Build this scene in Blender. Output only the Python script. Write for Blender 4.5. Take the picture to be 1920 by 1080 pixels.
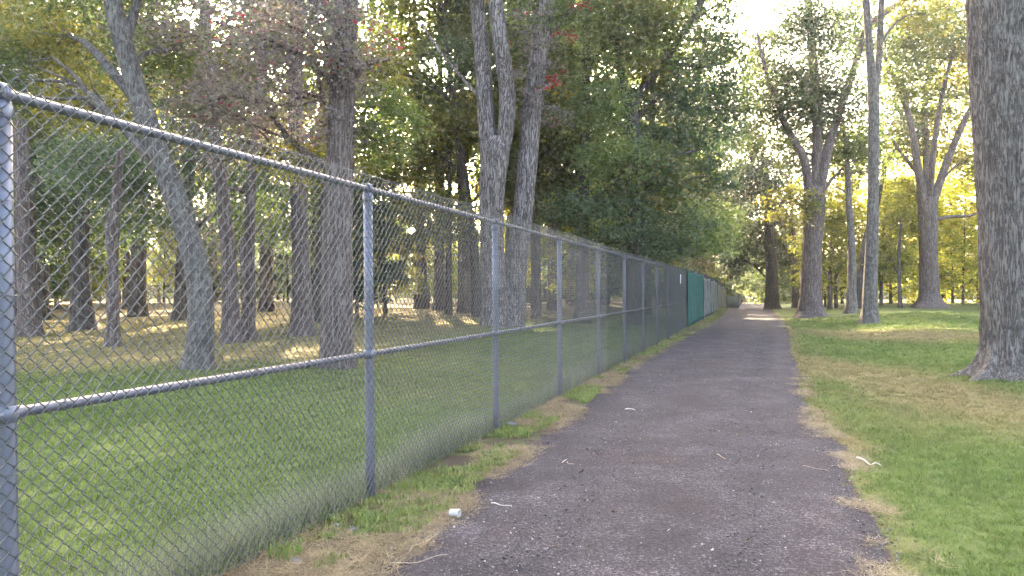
import bpy, math, random
import numpy as np
from mathutils import Vector, Matrix

# ------------------------------------------------------------------ scene, camera, sky, sun
for o in list(bpy.data.objects):
    bpy.data.objects.remove(o, do_unlink=True)
scene = bpy.context.scene
COL = scene.collection

F = 1450.0            # focal length in photo pixels (1920 wide)
EYE = 1.61
PITCH = math.atan(7.0 / F)
cam_d = bpy.data.cameras.new('camera')
cam_d.sensor_width = 36.0
cam_d.lens = 36.0 * F / 1920.0
cam_d.clip_start = 0.05
cam_d.clip_end = 2000.0
cam = bpy.data.objects.new('camera', cam_d)
COL.objects.link(cam)
cam.location = (0, 0, EYE)
cam.rotation_euler = (math.pi / 2 + PITCH, 0, 0)
scene.camera = cam

SUN_AZ = math.radians(-8.0)      # from +Y towards +X
SUN_EL = math.radians(25.0)
world = bpy.data.worlds.new('World')
scene.world = world
world.use_nodes = True
wn = world.node_tree
wn.nodes.clear()
sky = wn.nodes.new('ShaderNodeTexSky')
sky.sky_type = 'NISHITA'
sky.sun_disc = False
sky.sun_elevation = SUN_EL
sky.sun_rotation = SUN_AZ
sky.air_density = 0.7
sky.dust_density = 6.0
sky.ozone_density = 1.0
bg = wn.nodes.new('ShaderNodeBackground')
bg.inputs['Strength'].default_value = 0.15
wo = wn.nodes.new('ShaderNodeOutputWorld')
wn.links.new(sky.outputs[0], bg.inputs[0])
wn.links.new(bg.outputs[0], wo.inputs[0])

sun_d = bpy.data.lights.new('sun', 'SUN')
sun_d.energy = 4.0
sun_d.angle = math.radians(0.5)
sun_d.color = (1.0, 0.87, 0.66)
sun = bpy.data.objects.new('sun', sun_d)
COL.objects.link(sun)
sv = Vector((math.sin(SUN_AZ) * math.cos(SUN_EL), math.cos(SUN_AZ) * math.cos(SUN_EL), math.sin(SUN_EL)))
sun.rotation_euler = sv.to_track_quat('Z', 'Y').to_euler()
sun.location = (0, 0, 40)

vs = scene.view_settings
vs.view_transform = 'Standard'
vs.look = 'None'
vs.exposure = 4.05
vs.gamma = 1.0
vs.use_curve_mapping = False
vs.use_white_balance = True          # the phone balanced for open shade
vs.white_balance_temperature = 7700
vs.white_balance_tint = 12
scene.render.engine = 'CYCLES'
cy = scene.cycles
cy.max_bounces = 5
cy.diffuse_bounces = 3
cy.adaptive_threshold = .03
cy.use_denoising = True
cy.glossy_bounces = 2
cy.transmission_bounces = 3
cy.transparent_max_bounces = 4
cy.caustics_reflective = False
cy.caustics_refractive = False

# ------------------------------------------------------------------ numeric helpers
RNG = np.random.default_rng(7)
random.seed(7)

def _hash(ix, iy, iz):
    h = (ix * 374761393 + iy * 668265263 + iz * 2147483647 + 1274126177) & 0xffffffff
    h = ((h ^ (h >> 13)) * 1274126177) & 0xffffffff
    return ((h ^ (h >> 16)) & 0xffff) / 65535.0

def vnoise(x, y, z):
    x, y, z = (np.asarray(v, dtype=np.float64) for v in np.broadcast_arrays(x, y, z))
    ix, iy, iz = (np.floor(v).astype(np.int64) for v in (x, y, z))
    fx, fy, fz = x - ix, y - iy, z - iz
    fx, fy, fz = (t * t * (3 - 2 * t) for t in (fx, fy, fz))
    r = 0
    for dx in (0, 1):
        for dy in (0, 1):
            for dz in (0, 1):
                w = (fx if dx else 1 - fx) * (fy if dy else 1 - fy) * (fz if dz else 1 - fz)
                r = r + w * _hash(ix + dx, iy + dy, iz + dz)
    return r

def fbm(x, y, z=0.0, o=3):
    r, a, n = 0, 1.0, 0
    for i in range(o):
        r = r + a * vnoise(np.asarray(x) * 2 ** i + 17.3 * i, np.asarray(y) * 2 ** i + 5.1 * i, np.asarray(z) * 2 ** i + 9.7 * i)
        n += a
        a *= 0.5
    return r / n

def smooth(a, b, x):
    t = np.clip((np.asarray(x, dtype=float) - a) / (b - a), 0, 1)
    return t * t * (3 - 2 * t)

# the fence line: first post, direction, side normal (towards the path)
P0 = np.array([-2.021, 3.124])
T = np.array([0.3012, 0.9536])
NRM = np.array([0.9536, -0.3012])

def lat(x, y):
    return (np.asarray(x) - P0[0]) * NRM[0] + (np.asarray(y) - P0[1]) * NRM[1]

def along(x, y):
    return (np.asarray(x) - P0[0]) * T[0] + (np.asarray(y) - P0[1]) * T[1]

def ls2xy(l, s):
    return P0[0] + NRM[0] * l + T[0] * s, P0[1] + NRM[1] * l + T[1] * s

def path_left(s):
    s = np.asarray(s, dtype=float)
    return 0.70 - 0.3 * smooth(2, 14, s) + 0.35 * smooth(16, 40, s) + 0.22 * (fbm(s * 0.8, 3.3) - .5) + 0.16 * (fbm(s * 4.0, 8.3) - .5)

def path_right(s):
    s = np.asarray(s, dtype=float)
    return 3.45 + 0.25 * smooth(1, 4, s) - 0.12 * smooth(4, 8, s) + 0.65 * smooth(8, 40, s) + 0.38 * (fbm(s * 0.45, 1.7) - .5) + 0.12 * (fbm(s * 3.5, 2.9) - .5)

def ground_z(x, y):
    x = np.asarray(x, dtype=float)
    y = np.asarray(y, dtype=float)
    l = lat(x, y)
    off = np.maximum(smooth(4.5, 12, l), smooth(1.5, 9, -l))
    d = np.clip(y - 8, 0, 55)
    h = 0.012 * d * off
    h = h + off * 0.10 * (fbm(x * 0.12, y * 0.12) - .5) + 0.03 * smooth(0.3, 3, np.abs(l - 2.2) - 1.6) * (fbm(x * .5, y * .5, 4.) - .5)
    h = h + 0.35 * np.exp(-((l + 0.2) / 1.3) ** 2) * np.exp(-((along(x, y) - 62) / 9) ** 2)
    return h

def ray(u, v):
    zc = (540.0 - v) / F
    c, s = math.cos(PITCH), math.sin(PITCH)
    d = np.array([(u - 960.0) / F, c - s * zc, s + c * zc])
    return d / d[1]

def pix(u, v, D):
    return np.array([0, 0, EYE]) + ray(u, v) * D

def hit(u, v):
    r = ray(u, v)
    D = 3.0
    while D < 130:
        if EYE + r[2] * D < ground_z(r[0] * D, D):
            return D
        D += 0.05
    return D

# ------------------------------------------------------------------ mesh helpers
def new_mesh(name, verts, faces, attrs=None, smooth_shade=False):
    """faces: list of int arrays (each M x k)"""
    me = bpy.data.meshes.new(name)
    verts = np.asarray(verts, dtype=np.float32)
    if not isinstance(faces, list):
        faces = [faces]
    faces = [np.asarray(f, dtype=np.int32) for f in faces if len(f)]
    loops = np.concatenate([f.ravel() for f in faces])
    counts = np.concatenate([np.full(len(f), f.shape[1], dtype=np.int32) for f in faces])
    starts = np.concatenate([[0], np.cumsum(counts)[:-1]]).astype(np.int32)
    me.vertices.add(len(verts))
    me.vertices.foreach_set('co', verts.ravel())
    me.loops.add(len(loops))
    me.loops.foreach_set('vertex_index', loops)
    me.polygons.add(len(counts))
    me.polygons.foreach_set('loop_start', starts)
    if smooth_shade:
        me.polygons.foreach_set('use_smooth', np.ones(len(counts), dtype=bool))
    for k, (dom, val) in (attrs or {}).items():
        a = me.attributes.new(k, 'FLOAT', dom)
        a.data.foreach_set('value', np.asarray(val, dtype=np.float32))
    me.update(calc_edges=True)
    return me

def link(name, me, mat=None, parent=None, loc=None, rot=None):
    o = bpy.data.objects.new(name, me)
    COL.objects.link(o)
    if mat is not None and me is not None and not me.materials:
        me.materials.append(mat)
    if parent is not None:
        o.parent = parent
    if loc is not None:
        o.location = loc
    if rot is not None:
        o.rotation_euler = rot
    return o

def tag(o, label=None, cat=None, group=None, kind=None):
    for k, v in (('label', label), ('category', cat), ('group', group), ('kind', kind)):
        if v:
            o[k] = v
    return o

def empty(name, loc=(0, 0, 0), rotz=0.0):
    o = bpy.data.objects.new(name, None)
    o.empty_display_size = 0.2
    COL.objects.link(o)
    o.location = loc
    o.rotation_euler = (0, 0, rotz)
    return o

def resample(pts, rad, n):
    pts = np.asarray(pts, float)
    rad = np.asarray(rad, float)
    m = len(pts)
    d = np.concatenate([[0], np.cumsum(np.linalg.norm(np.diff(pts, axis=0), axis=1))])
    t = np.linspace(0, d[-1], n)
    # catmull-rom by hermite with finite-difference tangents
    tan = np.gradient(pts, d, axis=0) if m > 2 else np.repeat((pts[1:] - pts[:-1]) / d[-1], 2, axis=0)
    k = np.clip(np.searchsorted(d, t, side='right') - 1, 0, m - 2)
    h = (d[k + 1] - d[k])
    x = ((t - d[k]) / h)[:, None]
    h = h[:, None]
    p = (2 * x ** 3 - 3 * x ** 2 + 1) * pts[k] + (x ** 3 - 2 * x ** 2 + x) * h * tan[k] + (-2 * x ** 3 + 3 * x ** 2) * pts[k + 1] + (x ** 3 - x ** 2) * h * tan[k + 1]
    return p, np.interp(t, d, rad), t

def tube(pts, rad, sides, closed_end=True, radfn=None, t=None):
    pts = np.asarray(pts, float)
    n = len(pts)
    tg = np.gradient(pts, axis=0)
    tg /= np.maximum(np.linalg.norm(tg, axis=1, keepdims=True), 1e-9)
    ref = np.array([1.0, 0, 0]) if abs(tg[0][0]) < .9 else np.array([0, 1.0, 0])
    U = np.zeros_like(pts)
    u = ref - tg[0] * ref.dot(tg[0])
    u /= np.linalg.norm(u)
    for i in range(n):
        u = u - tg[i] * u.dot(tg[i])
        u /= max(np.linalg.norm(u), 1e-9)
        U[i] = u
    V = np.cross(tg, U)
    th = np.linspace(0, 2 * np.pi, sides, endpoint=False)
    R = np.repeat(np.asarray(rad, float)[:, None], sides, 1)
    if radfn is not None:
        R = R * radfn(th[None, :], (t if t is not None else np.arange(n))[:, None])
    P = pts[:, None, :] + R[..., None] * (np.cos(th)[None, :, None] * U[:, None, :] + np.sin(th)[None, :, None] * V[:, None, :])
    verts = P.reshape(-1, 3)
    i = np.arange(n - 1)[:, None] * sides
    j = np.arange(sides)[None, :]
    j2 = (j + 1) % sides
    f = np.stack([i + j, i + j2, i + sides + j2, i + sides + j], -1).reshape(-1, 4)
    faces = [f]
    if closed_end:
        faces.append(np.arange(sides)[::-1][None, :])
        faces.append(((n - 1) * sides + np.arange(sides))[None, :])
    return verts, faces

class MB:
    def __init__(s):
        s.v, s.f, s.n = [], {}, 0
    def add(s, v, faces):
        for f in (faces if isinstance(faces, list) else [faces]):
            f = np.asarray(f)
            s.f.setdefault(f.shape[1], []).append(f + s.n)
        s.v.append(np.asarray(v, float))
        s.n += len(v)
    def mesh(s, name, smooth_shade=True):
        return new_mesh(name, np.concatenate(s.v), [np.concatenate(x) for x in s.f.values()], None, smooth_shade)

# ------------------------------------------------------------------ materials
def mat_new(name):
    m = bpy.data.materials.new(name)
    m.use_nodes = True
    nt = m.node_tree
    nt.nodes.clear()
    out = nt.nodes.new('ShaderNodeOutputMaterial')
    return m, nt, out

def N(nt, t, **kw):
    n = nt.nodes.new(t)
    for k, v in kw.items():
        if k in n.inputs.keys() if hasattr(n.inputs, 'keys') else False:
            n.inputs[k].default_value = v
        else:
            setattr(n, k, v)
    return n

def ramp(nt, stops, fac=None):
    r = nt.nodes.new('ShaderNodeValToRGB')
    el = r.color_ramp.elements
    while len(el) > 1:
        el.remove(el[-1])
    el[0].position = stops[0][0]
    el[0].color = (*stops[0][1], 1)
    for p, c in stops[1:]:
        e = el.new(p)
        e.color = (*c, 1)
    if fac is not None:
        nt.links.new(fac, r.inputs[0])
    return r

def leaf_mat(name, cols, transl=0.45, obj_var=0.25):
    m, nt, out = mat_new(name)
    L = nt.links.new
    at = N(nt, 'ShaderNodeAttribute', attribute_name='rnd')
    r = ramp(nt, cols, at.outputs['Fac'])
    oi = N(nt, 'ShaderNodeObjectInfo')
    mr = N(nt, 'ShaderNodeMapRange')
    mr.inputs['To Min'].default_value = 1 - obj_var
    mr.inputs['To Max'].default_value = 1 + obj_var
    L(oi.outputs['Random'], mr.inputs['Value'])
    mx = N(nt, 'ShaderNodeMix', data_type='RGBA', blend_type='MULTIPLY')
    mx.inputs['Factor'].default_value = 1.0
    L(r.outputs[0], mx.inputs[6])
    L(mr.outputs[0], mx.inputs[7])
    d = N(nt, 'ShaderNodeBsdfPrincipled')
    d.inputs['Roughness'].default_value = 0.45
    d.inputs['Specular IOR Level'].default_value = 0.5
    L(mx.outputs[2], d.inputs['Base Color'])
    hs = N(nt, 'ShaderNodeHueSaturation')
    hs.inputs['Hue'].default_value = 0.49
    hs.inputs['Saturation'].default_value = 1.1
    hs.inputs['Value'].default_value = 1.7
    L(mx.outputs[2], hs.inputs['Color'])
    t = N(nt, 'ShaderNodeBsdfTranslucent')
    L(hs.outputs[0], t.inputs['Color'])
    ms = N(nt, 'ShaderNodeMixShader')
    ms.inputs[0].default_value = transl
    L(d.outputs[0], ms.inputs[1])
    L(t.outputs[0], ms.inputs[2])
    L(ms.outputs[0], out.inputs[0])
    return m

LM = {
    'green': leaf_mat('leaf_green', [(0, (.055, .085, .028)), (.5, (.095, .138, .042)), (1, (.155, .195, .06))], .5),
    'dark': leaf_mat('leaf_dark', [(0, (.048, .078, .036)), (.5, (.075, .118, .054)), (1, (.12, .168, .072))], .46),
    'olive': leaf_mat('leaf_olive', [(0, (.06, .075, .02)), (.5, (.11, .12, .028)), (.85, (.17, .16, .035)), (1, (.24, .19, .03))]),
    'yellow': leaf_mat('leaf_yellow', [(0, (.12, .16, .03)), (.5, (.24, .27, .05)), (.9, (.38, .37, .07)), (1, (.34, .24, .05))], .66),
    'plum': leaf_mat('leaf_plum', [(0, (.105, .08, .08)), (.3, (.15, .12, .118)), (.6, (.165, .155, .125)), (.92, (.13, .15, .08)), (1, (.30, .05, .06))], .45),
    'red': leaf_mat('leaf_red', [(0, (.28, .025, .03)), (1, (.45, .05, .04))], .4),
}

def bark_mat(name, dark, light, lichen=None, scale=1.0, bump=0.6, lichen_amt=0.55):
    m, nt, out = mat_new(name)
    L = nt.links.new
    tc = N(nt, 'ShaderNodeTexCoord')
    mp = N(nt, 'ShaderNodeMapping')
    mp.inputs['Scale'].default_value = (15 * scale, 15 * scale, 1.9 * scale)
    L(tc.outputs['Object'], mp.inputs[0])
    n1 = N(nt, 'ShaderNodeTexNoise')
    n1.inputs['Scale'].default_value = 1.0
    n1.inputs['Detail'].default_value = 3
    n1.inputs['Roughness'].default_value = .55
    n1.inputs['Distortion'].default_value = .7
    L(mp.outputs[0], n1.inputs['Vector'])
    nf = N(nt, 'ShaderNodeTexNoise')
    nf.inputs['Scale'].default_value = 26 * scale
    nf.inputs['Detail'].default_value = 7
    nf.inputs['Roughness'].default_value = .75
    mp2 = N(nt, 'ShaderNodeMapping')
    mp2.inputs['Scale'].default_value = (1.6, 1.6, .7)
    L(tc.outputs['Object'], mp2.inputs[0])
    L(mp2.outputs[0], nf.inputs['Vector'])
    sb = N(nt, 'ShaderNodeMath', operation='SUBTRACT')
    L(n1.outputs['Fac'], sb.inputs[0])
    sb.inputs[1].default_value = .5
    ab = N(nt, 'ShaderNodeMath', operation='ABSOLUTE')
    L(sb.outputs[0], ab.inputs[0])
    fur = N(nt, 'ShaderNodeMapRange')
    fur.inputs['From Max'].default_value = .13
    L(ab.outputs[0], fur.inputs['Value'])
    mu = N(nt, 'ShaderNodeMath', operation='MULTIPLY_ADD')
    L(fur.outputs[0], mu.inputs[0])
    mu.inputs[1].default_value = .55
    ns_ = N(nt, 'ShaderNodeMapRange')
    ns_.inputs['From Min'].default_value = .25
    ns_.inputs['From Max'].default_value = .75
    ns_.inputs['To Max'].default_value = .45
    L(nf.outputs['Fac'], ns_.inputs['Value'])
    L(ns_.outputs[0], mu.inputs[2])
    r = ramp(nt, [(0.0, tuple(c * .75 for c in dark)), (.3, dark), (.7, light), (1, tuple(min(1, c * 1.3) for c in light))], mu.outputs[0])
    col = r.outputs[0]
    if lichen:
        n2 = N(nt, 'ShaderNodeTexNoise')
        n2.inputs['Scale'].default_value = 7.0
        n2.inputs['Detail'].default_value = 5
        n2.inputs['Roughness'].default_value = .7
        L(tc.outputs['Object'], n2.inputs['Vector'])
        rr = ramp(nt, [(lichen_amt - .06, (0, 0, 0)), (lichen_amt + .16, (.8, .8, .8))], n2.outputs['Fac'])
        mx = N(nt, 'ShaderNodeMix', data_type='RGBA')
        L(rr.outputs[0], mx.inputs['Factor'])
        L(col, mx.inputs[6])
        mx.inputs[7].default_value = (*lichen, 1)
        col = mx.outputs[2]
    b = N(nt, 'ShaderNodeBsdfPrincipled')
    b.inputs['Roughness'].default_value = .9
    b.inputs['Specular IOR Level'].default_value = .15
    L(col, b.inputs['Base Color'])
    bp = N(nt, 'ShaderNodeBump')
    bp.inputs['Strength'].default_value = bump
    bp.inputs['Distance'].default_value = .03
    L(mu.outputs[0], bp.inputs['Height'])
    L(bp.outputs[0], b.inputs['Normal'])
    L(b.outputs[0], out.inputs[0])
    return m

BARK = {
    'grey': bark_mat('bark_grey', (.07, .059, .052), (.18, .16, .14), (.23, .225, .19), scale=1.35, lichen_amt=.6),
    'lichen': bark_mat('bark_lichen', (.062, .053, .047), (.148, .133, .118), (.195, .187, .165), lichen_amt=.53),
    'brown': bark_mat('bark_brown', (.07, .052, .045), (.175, .14, .125), (.17, .16, .13), lichen_amt=.68),
    'dark': bark_mat('bark_dark', (.045, .038, .034), (.115, .098, .085), None),
    'shaggy': bark_mat('bark_shaggy', (.055, .045, .04), (.26, .225, .205), (.27, .26, .23), scale=.9, bump=1.0, lichen_amt=.64),
}

def metal_mat(name, col, rough, metallic=.5, var=.15):
    m, nt, out = mat_new(name)
    L = nt.links.new
    tc = N(nt, 'ShaderNodeTexCoord')
    n1 = N(nt, 'ShaderNodeTexNoise')
    n1.inputs['Scale'].default_value = 9
    n1.inputs['Detail'].default_value = 6
    n1.inputs['Roughness'].default_value = .65
    L(tc.outputs['Object'], n1.inputs['Vector'])
    r = ramp(nt, [(.3, tuple(c * (1 - var) for c in col)), (.7, tuple(c * (1 + var) for c in col))], n1.outputs['Fac'])
    b = N(nt, 'ShaderNodeBsdfPrincipled')
    b.inputs['Metallic'].default_value = metallic
    b.inputs['Roughness'].default_value = rough
    L(r.outputs[0], b.inputs['Base Color'])
    rr = N(nt, 'ShaderNodeMapRange')
    rr.inputs['To Min'].default_value = rough - .08
    rr.inputs['To Max'].default_value = rough + .12
    L(n1.outputs['Fac'], rr.inputs['Value'])
    L(rr.outputs[0], b.inputs['Roughness'])
    L(b.outputs[0], out.inputs[0])
    return m

M_POST = metal_mat('galvanised_post', (.155, .163, .195), .45, .5, .18)
M_RAIL = metal_mat('galvanised_rail', (.125, .132, .16), .45, .45, .15)
M_WIRE = metal_mat('galvanised_wire', (.08, .085, .08), .45, .35, .2)

def plain_mat(name, c1, c2, scale=8, rough=.85, transl=0.0, bump=0.0, spec=.2):
    m, nt, out = mat_new(name)
    L = nt.links.new
    tc = N(nt, 'ShaderNodeTexCoord')
    n1 = N(nt, 'ShaderNodeTexNoise')
    n1.inputs['Scale'].default_value = scale
    n1.inputs['Detail'].default_value = 6
    n1.inputs['Roughness'].default_value = .65
    L(tc.outputs['Object'], n1.inputs['Vector'])
    r = ramp(nt, [(.3, c1), (.7, c2)], n1.outputs['Fac'])
    b = N(nt, 'ShaderNodeBsdfPrincipled')
    b.inputs['Roughness'].default_value = rough
    b.inputs['Specular IOR Level'].default_value = spec
    L(r.outputs[0], b.inputs['Base Color'])
    if bump:
        bp = N(nt, 'ShaderNodeBump')
        bp.inputs['Strength'].default_value = bump
        bp.inputs['Distance'].default_value = .01
        L(n1.outputs['Fac'], bp.inputs['Height'])
        L(bp.outputs[0], b.inputs['Normal'])
    sh = b.outputs[0]
    if transl:
        t = N(nt, 'ShaderNodeBsdfTranslucent')
        L(r.outputs[0], t.inputs['Color'])
        ms = N(nt, 'ShaderNodeMixShader')
        ms.inputs[0].default_value = transl
        L(sh, ms.inputs[1])
        L(t.outputs[0], ms.inputs[2])
        sh = ms.outputs[0]
    L(sh, out.inputs[0])
    return m

def ground_mat():
    m, nt, out = mat_new('lawn_soil')
    L = nt.links.new
    geo = N(nt, 'ShaderNodeNewGeometry')
    def noise(sc, det=5, ro=.6):
        n = N(nt, 'ShaderNodeTexNoise')
        n.inputs['Scale'].default_value = sc
        n.inputs['Detail'].default_value = det
        n.inputs['Roughness'].default_value = ro
        L(geo.outputs['Position'], n.inputs['Vector'])
        return n
    nf, nm, nl = noise(55, 4, .7), noise(5, 5), noise(.5, 4)
    def att(a):
        return N(nt, 'ShaderNodeAttribute', attribute_name=a)
    def math_(op, a, b):
        n = N(nt, 'ShaderNodeMath', operation=op)
        for i, x in enumerate((a, b)):
            if isinstance(x, (int, float)):
                n.inputs[i].default_value = x
            else:
                L(x, n.inputs[i])
        return n.outputs[0]
    def mix(f, a, b, mode='MIX'):
        n = N(nt, 'ShaderNodeMix', data_type='RGBA', blend_type=mode)
        if isinstance(f, (int, float)):
            n.inputs['Factor'].default_value = f
        else:
            L(f, n.inputs['Factor'])
        for i, x in ((6, a), (7, b)):
            if isinstance(x, tuple):
                n.inputs[i].default_value = (*x, 1)
            else:
                L(x, n.inputs[i])
        return n.outputs[2]
    grass = ramp(nt, [(.25, (.045, .065, .02)), (.5, (.085, .115, .036)), (.75, (.13, .165, .055))], math_('ADD', math_('MULTIPLY', nf.outputs['Fac'], .6), math_('MULTIPLY', nl.outputs['Fac'], .4))).outputs[0]
    dry = ramp(nt, [(.25, (.07, .055, .028)), (.5, (.155, .13, .06)), (.75, (.25, .21, .10))], nf.outputs['Fac']).outputs[0]
    dirt = ramp(nt, [(.28, (.022, .016, .013)), (.5, (.065, .049, .038)), (.72, (.15, .118, .088))], nf.outputs['Fac']).outputs[0]
    fd = math_('ADD', att('dry').outputs['Fac'], math_('MULTIPLY', math_('SUBTRACT', nm.outputs['Fac'], .5), 1.0))
    fd = ramp(nt, [(.3, (0, 0, 0)), (.85, (1, 1, 1))], fd).outputs[0]
    ft = math_('ADD', att('dirt').outputs['Fac'], math_('MULTIPLY', math_('SUBTRACT', nm.outputs['Fac'], .5), .9))
    ft = ramp(nt, [(.4, (0, 0, 0)), (.65, (1, 1, 1))], ft).outputs[0]
    c = mix(ft, mix(fd, grass, dry), dirt)
    b = N(nt, 'ShaderNodeBsdfPrincipled')
    b.inputs['Roughness'].default_value = .95
    b.inputs['Specular IOR Level'].default_value = .1
    L(c, b.inputs['Base Color'])
    bp = N(nt, 'ShaderNodeBump')
    bp.inputs['Strength'].default_value = .7
    bp.inputs['Distance'].default_value = .03
    L(nf.outputs['Fac'], bp.inputs['Height'])
    L(bp.outputs[0], b.inputs['Normal'])
    L(b.outputs[0], out.inputs[0])
    return m

def path_mat():
    m, nt, out = mat_new('cinder_gravel')
    L = nt.links.new
    geo = N(nt, 'ShaderNodeNewGeometry')
    vo = N(nt, 'ShaderNodeTexVoronoi')
    vo.inputs['Scale'].default_value = 95
    L(geo.outputs['Position'], vo.inputs['Vector'])
    nz = N(nt, 'ShaderNodeTexNoise')
    nz.inputs['Scale'].default_value = 1.3
    nz.inputs['Detail'].default_value = 8
    nz.inputs['Roughness'].default_value = .7
    L(geo.outputs['Position'], nz.inputs['Vector'])
    nf = N(nt, 'ShaderNodeTexNoise')
    nf.inputs['Scale'].default_value = 38
    nf.inputs['Detail'].default_value = 6
    nf.inputs['Roughness'].default_value = .75
    L(geo.outputs['Position'], nf.inputs['Vector'])
    sep = N(nt, 'ShaderNodeSeparateColor')
    L(vo.outputs['Color'], sep.inputs[0])
    a = N(nt, 'ShaderNodeMath', operation='MULTIPLY_ADD')
    L(sep.outputs[0], a.inputs[0])
    a.inputs[1].default_value = .45
    L(nf.outputs['Fac'], a.inputs[2])
    a2 = N(nt, 'ShaderNodeMath', operation='MULTIPLY_ADD')
    L(nz.outputs['Fac'], a2.inputs[0])
    a2.inputs[1].default_value = .9
    L(a.outputs[0], a2.inputs[2])
    r = ramp(nt, [(.55, (.016, .014, .016)), (.95, (.052, .045, .051)), (1.0, (.058, .05, .056))], None)
    mr = N(nt, 'ShaderNodeMapRange')
    mr.inputs['From Min'].default_value = .55
    mr.inputs['From Max'].default_value = 1.75
    L(a2.outputs[0], mr.inputs['Value'])
    r = ramp(nt, [(.1, (.0035, .003, .0045)), (.4, (.0185, .0165, .0215)), (.66, (.044, .0395, .049)), (.88, (.18, .165, .175))], mr.outputs[0])
    # rusty-brown worn zones
    nb = N(nt, 'ShaderNodeTexNoise')
    nb.inputs['Scale'].default_value = .75
    nb.inputs['Detail'].default_value = 3
    L(geo.outputs['Position'], nb.inputs['Vector'])
    rb = ramp(nt, [(.55, (0, 0, 0)), (.75, (1, 1, 1))], nb.outputs['Fac'])
    mx = N(nt, 'ShaderNodeMix', data_type='RGBA', blend_type='MULTIPLY')
    L(rb.outputs[0], mx.inputs['Factor'])
    L(r.outputs[0], mx.inputs[6])
    mx.inputs[7].default_value = (1.15, .92, .82, 1)
    b = N(nt, 'ShaderNodeBsdfPrincipled')
    b.inputs['Roughness'].default_value = .85
    b.inputs['Specular IOR Level'].default_value = .25
    L(mx.outputs[2], b.inputs['Base Color'])
    bp = N(nt, 'ShaderNodeBump')
    bp.inputs['Strength'].default_value = .9
    bp.inputs['Distance'].default_value = .02
    L(a.outputs[0], bp.inputs['Height'])
    L(bp.outputs[0], b.inputs['Normal'])
    L(b.outputs[0], out.inputs[0])
    return m

def blade_mat(name, green, dry, transl=.35):
    """instances carry 'dry' and 'tone'"""
    m, nt, out = mat_new(name)
    L = nt.links.new
    ad = N(nt, 'ShaderNodeAttribute', attribute_name='dry', attribute_type='INSTANCER')
    at = N(nt, 'ShaderNodeAttribute', attribute_name='tone', attribute_type='INSTANCER')
    g = ramp(nt, green, at.outputs['Fac'])
    d = ramp(nt, dry, at.outputs['Fac'])
    mx = N(nt, 'ShaderNodeMix', data_type='RGBA')
    L(ad.outputs['Fac'], mx.inputs['Factor'])
    L(g.outputs[0], mx.inputs[6])
    L(d.outputs[0], mx.inputs[7])
    b = N(nt, 'ShaderNodeBsdfPrincipled')
    b.inputs['Roughness'].default_value = .6
    b.inputs['Specular IOR Level'].default_value = .25
    L(mx.outputs[2], b.inputs['Base Color'])
    t = N(nt, 'ShaderNodeBsdfTranslucent')
    L(mx.outputs[2], t.inputs['Color'])
    ms = N(nt, 'ShaderNodeMixShader')
    ms.inputs[0].default_value = transl
    L(b.outputs[0], ms.inputs[1])
    L(t.outputs[0], ms.inputs[2])
    L(ms.outputs[0], out.inputs[0])
    return m

# ------------------------------------------------------------------ ground and path
def graded(a, b, c0, c1, fine, grow):
    """coordinates from a to b, step `fine` inside [c0,c1], growing outside"""
    xs = list(np.arange(c0, c1, fine))
    st, x = fine, c1
    while x < b:
        xs.append(x)
        st *= grow
        x += st
    xs.append(b)
    st, x = fine, c0 - fine
    left = []
    while x > a:
        left.append(x)
        st *= grow
        x -= st
    left.append(a)
    return np.array(left[::-1] + xs)

def dry_at(x, y):
    l, s = lat(x, y), along(x, y)
    d = 0.25 + 0.7 * (fbm(x * .16, y * .16, 2.2) - .42) + .25 * (fbm(x * .9, y * .9, 6.) - .5)
    for (u, v, ru, rv, k) in ((1640, 705, 130, 45, .75), (1690, 627, 130, 14, .7), (1760, 770, 150, 30, .35), (1560, 625, 60, 14, .5), (1880, 765, 90, 25, .45), (1560, 690, 60, 50, .4),
                              (1590, 830, 45, 25, .3)):
        D = hit(u, v)
        c = pix(u, v, D)
        rx = ru * D / F
        ry = rv * D * D / (EYE * F)
        d = d + k * np.exp(-(((x - c[0]) / rx) ** 2 + ((y - c[1]) / ry) ** 2))
    d = d + .75 * smooth(-4, -10, l) * smooth(12, 19, y)          # worn lawn towards the wood
    d = d + .32 * np.exp(-((l - path_right(s) - .08) / .2) ** 2)
    d = d - .35 * np.exp(-(((l - 6.2) / 2.2) ** 2)) * smooth(9, 4, s) - .1 * smooth(-.3, -1.5, l) * smooth(14, 8, y)
    return np.clip(d, 0, 1)

def dirt_at(x, y):
    l, s = lat(x, y), along(x, y)
    d = smooth(-.12, .05, l) * smooth(path_right(s) + .12, path_right(s) - .05, l)
    verge = smooth(-.1, .02, l) * (l < path_left(s) + .1)
    d = np.where(verge > 0,   .60 + .4 * (fbm(x * 2.2, y * 2.2, 3.) - .5), d)
    d = np.maximum(d, .42 * smooth(-9, -15, l) * (fbm(x * .2, y * .2, 7.) > .5))
    d = np.maximum(d, .5 * smooth(30, 42, y) * smooth(-2, -6, l))
    d = np.maximum(d, .6 * smooth(60, 75, y) * smooth(8, 14, l))
    return np.clip(d, 0, 1)

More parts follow.
